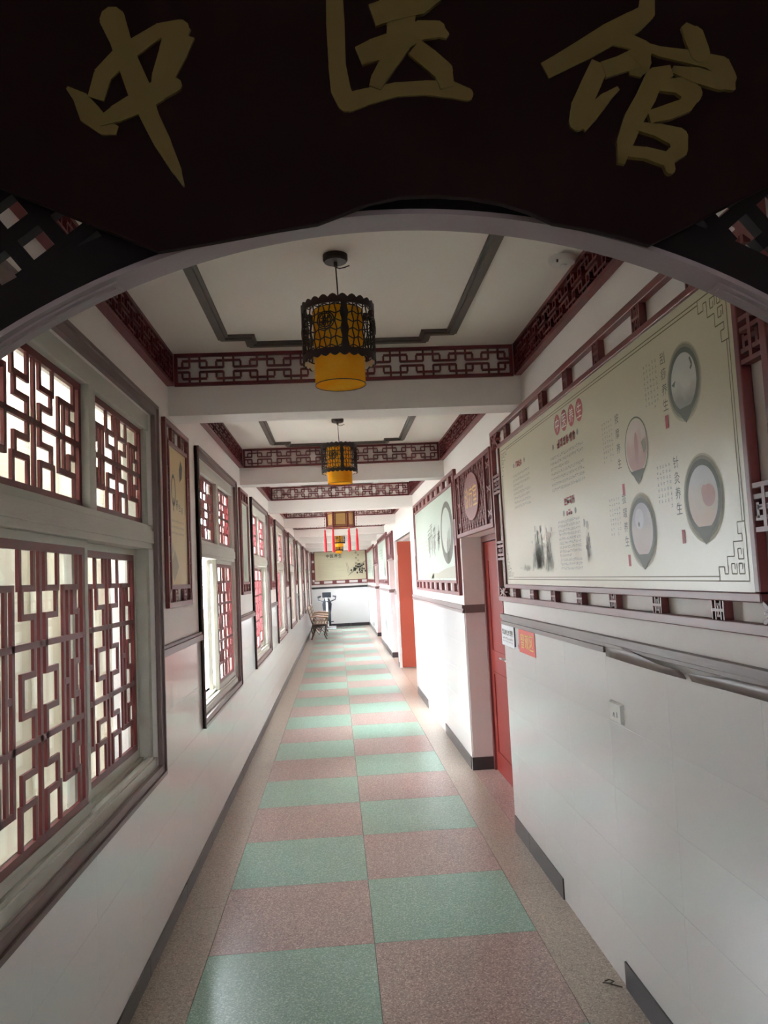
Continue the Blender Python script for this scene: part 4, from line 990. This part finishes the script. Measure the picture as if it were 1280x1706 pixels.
b2 = copy_tree(bn); b2.location = (XL+.03, 22.4, 0); tag(b2, 'farther wooden bench, between the first bench and the exercise bike', 'bench', 'benches by the left wall')
# exercise bike  (origin at its floor centre)
bk = empty('exercise_bike', (-.33, 25.0, 0), label='dark and white exercise bike in front of the end wall', cat='exercise bike')
ox, oy = -.33, 25.0
T = lambda *p: [(ox+a, oy+b, c) for a, b, c in p]
m_ = MB(); 
for yy in (-.45, .45): MB().tube(T((-.22, yy, .035), (.26, yy, .035)), .03, 10).build('floor_bar', M['bikew'], bk, smooth=True)
m_ = MB(); m_.tube(T((0, -.45, .05), (0, .0, .16), (0, .45, .05)), .028, 10); m_.build('base_tube', M['bikeb'], bk, smooth=True)
m_ = MB(); m_.tube(T((0, -.30, .10), (0, -.33, .5), (0, -.36, 1.02)), .036, 10); m_.build('front_post', M['bikew'], bk, smooth=True)
m_ = MB(); m_.tube(T((0, .25, .10), (0, .32, .72)), .026, 10); m_.build('seat_post', M['bikew'], bk, smooth=True)
m_ = MB(); pts = [(0, -.12+.28*math.cos(t*math.pi/12), .42+.26*math.sin(t*math.pi/12)) for t in range(24)]
m_.prism(T(*[(-.11, b, c) for _, b, c in pts]), T(*[(.11, b, c) for _, b, c in pts])); m_.build('flywheel_housing', M['bikeb'], bk, bevel=.015)
m_ = MB().tube(T((-.20, -.10, 1.04), (-.28, -.22, 1.02), (-.26, -.36, .93), (-.10, -.42, .88), (.10, -.42, .88), (.26, -.36, .93), (.28, -.22, 1.02), (.20, -.10, 1.04)), .016, 8); m_.build('handlebar', M['bikeb'], bk, smooth=True)
for s_ in (-1, 1): MB().tube(T((.20*s_, -.10, 1.04), (.28*s_, -.22, 1.02)), .026, 8).build('grip', M['bikeb'], bk, smooth=True)
m_ = MB(); m_.hexa(T((-.14, -.48, 1.02), (-.14, -.52, 1.17), (-.14, -.40, 1.0), (-.14, -.44, 1.17), (.14, -.48, 1.02), (.14, -.52, 1.17), (.14, -.40, 1.0), (.14, -.44, 1.17))); m_.build('console', M['bikeb'], bk, bevel=.012)
m_ = MB(); m_.prism(T((-.12, -.30, .55), (.12, -.30, .55), (.15, -.30, .80), (.07, -.30, .98), (-.07, -.30, .98), (-.15, -.30, .80)), T((-.12, -.20, .55), (.12, -.20, .55), (.15, -.20, .80), (.07, -.22, .98), (-.07, -.22, .98), (-.15, -.20, .80))); m_.build('body_cover', M['bikeb'], bk, bevel=.01)
m_ = MB(); m_.prism(T((-.13, .45, .74), (.13, .45, .74), (.08, .28, .74), (.03, .12, .74), (-.03, .12, .74), (-.08, .28, .74)), T((-.13, .45, .80), (.13, .45, .80), (.08, .28, .79), (.03, .12, .78), (-.03, .12, .78), (-.08, .28, .79))); m_.build('saddle', M['bikeb'], bk, bevel=.015)
for s_, dz in ((-1, .13), (1, -.13)):
    cr = MB().tube(T((.07*s_, -.02, .36), (.09*s_, -.02+dz*.3, .36+dz)), .012, 6).build('crank', M['bikeb'], bk); MB().box(ox+.09*s_-.0, ox+.19*s_, oy-.06, oy+.04, .35+dz, .375+dz).build('pedal', M['bikeb'], cr)

# ================================================================== OUTDOORS BEYOND THE WINDOWS
gr = MB().box(-26, XL-.2, -6, 40, -.25, -.15).build('ground_outside', M['cement']); gr.data.materials[0] = M['cement']; tag(MB().box(XL-.2, 12, -14, YB-.1, -.25, -.15).build('ground_behind', M['cement']), 'paved ground outside the light gap added in the lobby wall', 'ground', kind='structure'); tag(gr, 'pale paved yard outside the left windows', 'ground', kind='structure')  # ground_behind is added outside the lobby wall's light gap
ow = empty('light_blocking_wall', (-1.45, 1, -.15), label='cream ribbed wall added outside the nearest left window to block light', cat='wall', kind='structure')  # added wall, blocks sky light so the nearest window's view stays dim
for k in range(50):
    y = -4.0+k*.2; MB().box(-1.65, -1.45+(.02 if k % 2 else 0), y, y+.198, -.15, 3.5).build('blocking_wall_board', M['creamwall'], ow)
def shrub(x, y, h, r, label):
    r_ = empty('shrub', (x, y, -.15), label=label, cat='shrub', group='shrubs in the yard outside')
    m_ = MB()
    for k in range(5): t = k*1.3; m_.tube([(x, y, -.15), (x+.1*math.cos(t), y+.1*math.sin(t), h*.4), (x+r*.6*math.cos(t), y+r*.6*math.sin(t), h*.8)], [.03, .02, .008], 6)
    m_.build('stem', M['bark'], r_); m_ = MB()
    for k in range(2200):
        u = random.random(); t = random.uniform(0, 6.283); rr = r*math.sqrt(random.random())*(1-.5*abs(u-.5)); p = Vector((x+rr*math.cos(t), y+rr*math.sin(t), -.05+h*u))
        d = Vector((random.gauss(0, 1), random.gauss(0, 1), random.gauss(0, .6))).normalized(); s_ = d.cross(Vector((.3, .2, 1))).normalized(); L = random.uniform(.05, .09)
        m_.poly([p, p+d*L*.5+s_*L*.25, p+d*L, p+d*L*.5-s_*L*.25])
    m_.build('foliage', M['leaf'], r_, kind='stuff', recalc=False)
for i, (x, y, h, r) in enumerate(((-3.6, 17.5, 1.7, .8), (-3.9, 21.0, 2.2, .9), (-4.4, 26.0, 2.0, 1.0))):
    shrub(x, y, h, r, ['leafy green shrub in the yard, nearest to the gate', 'taller leafy shrub in the middle of the yard', 'broad leafy shrub farthest out in the yard'][i])
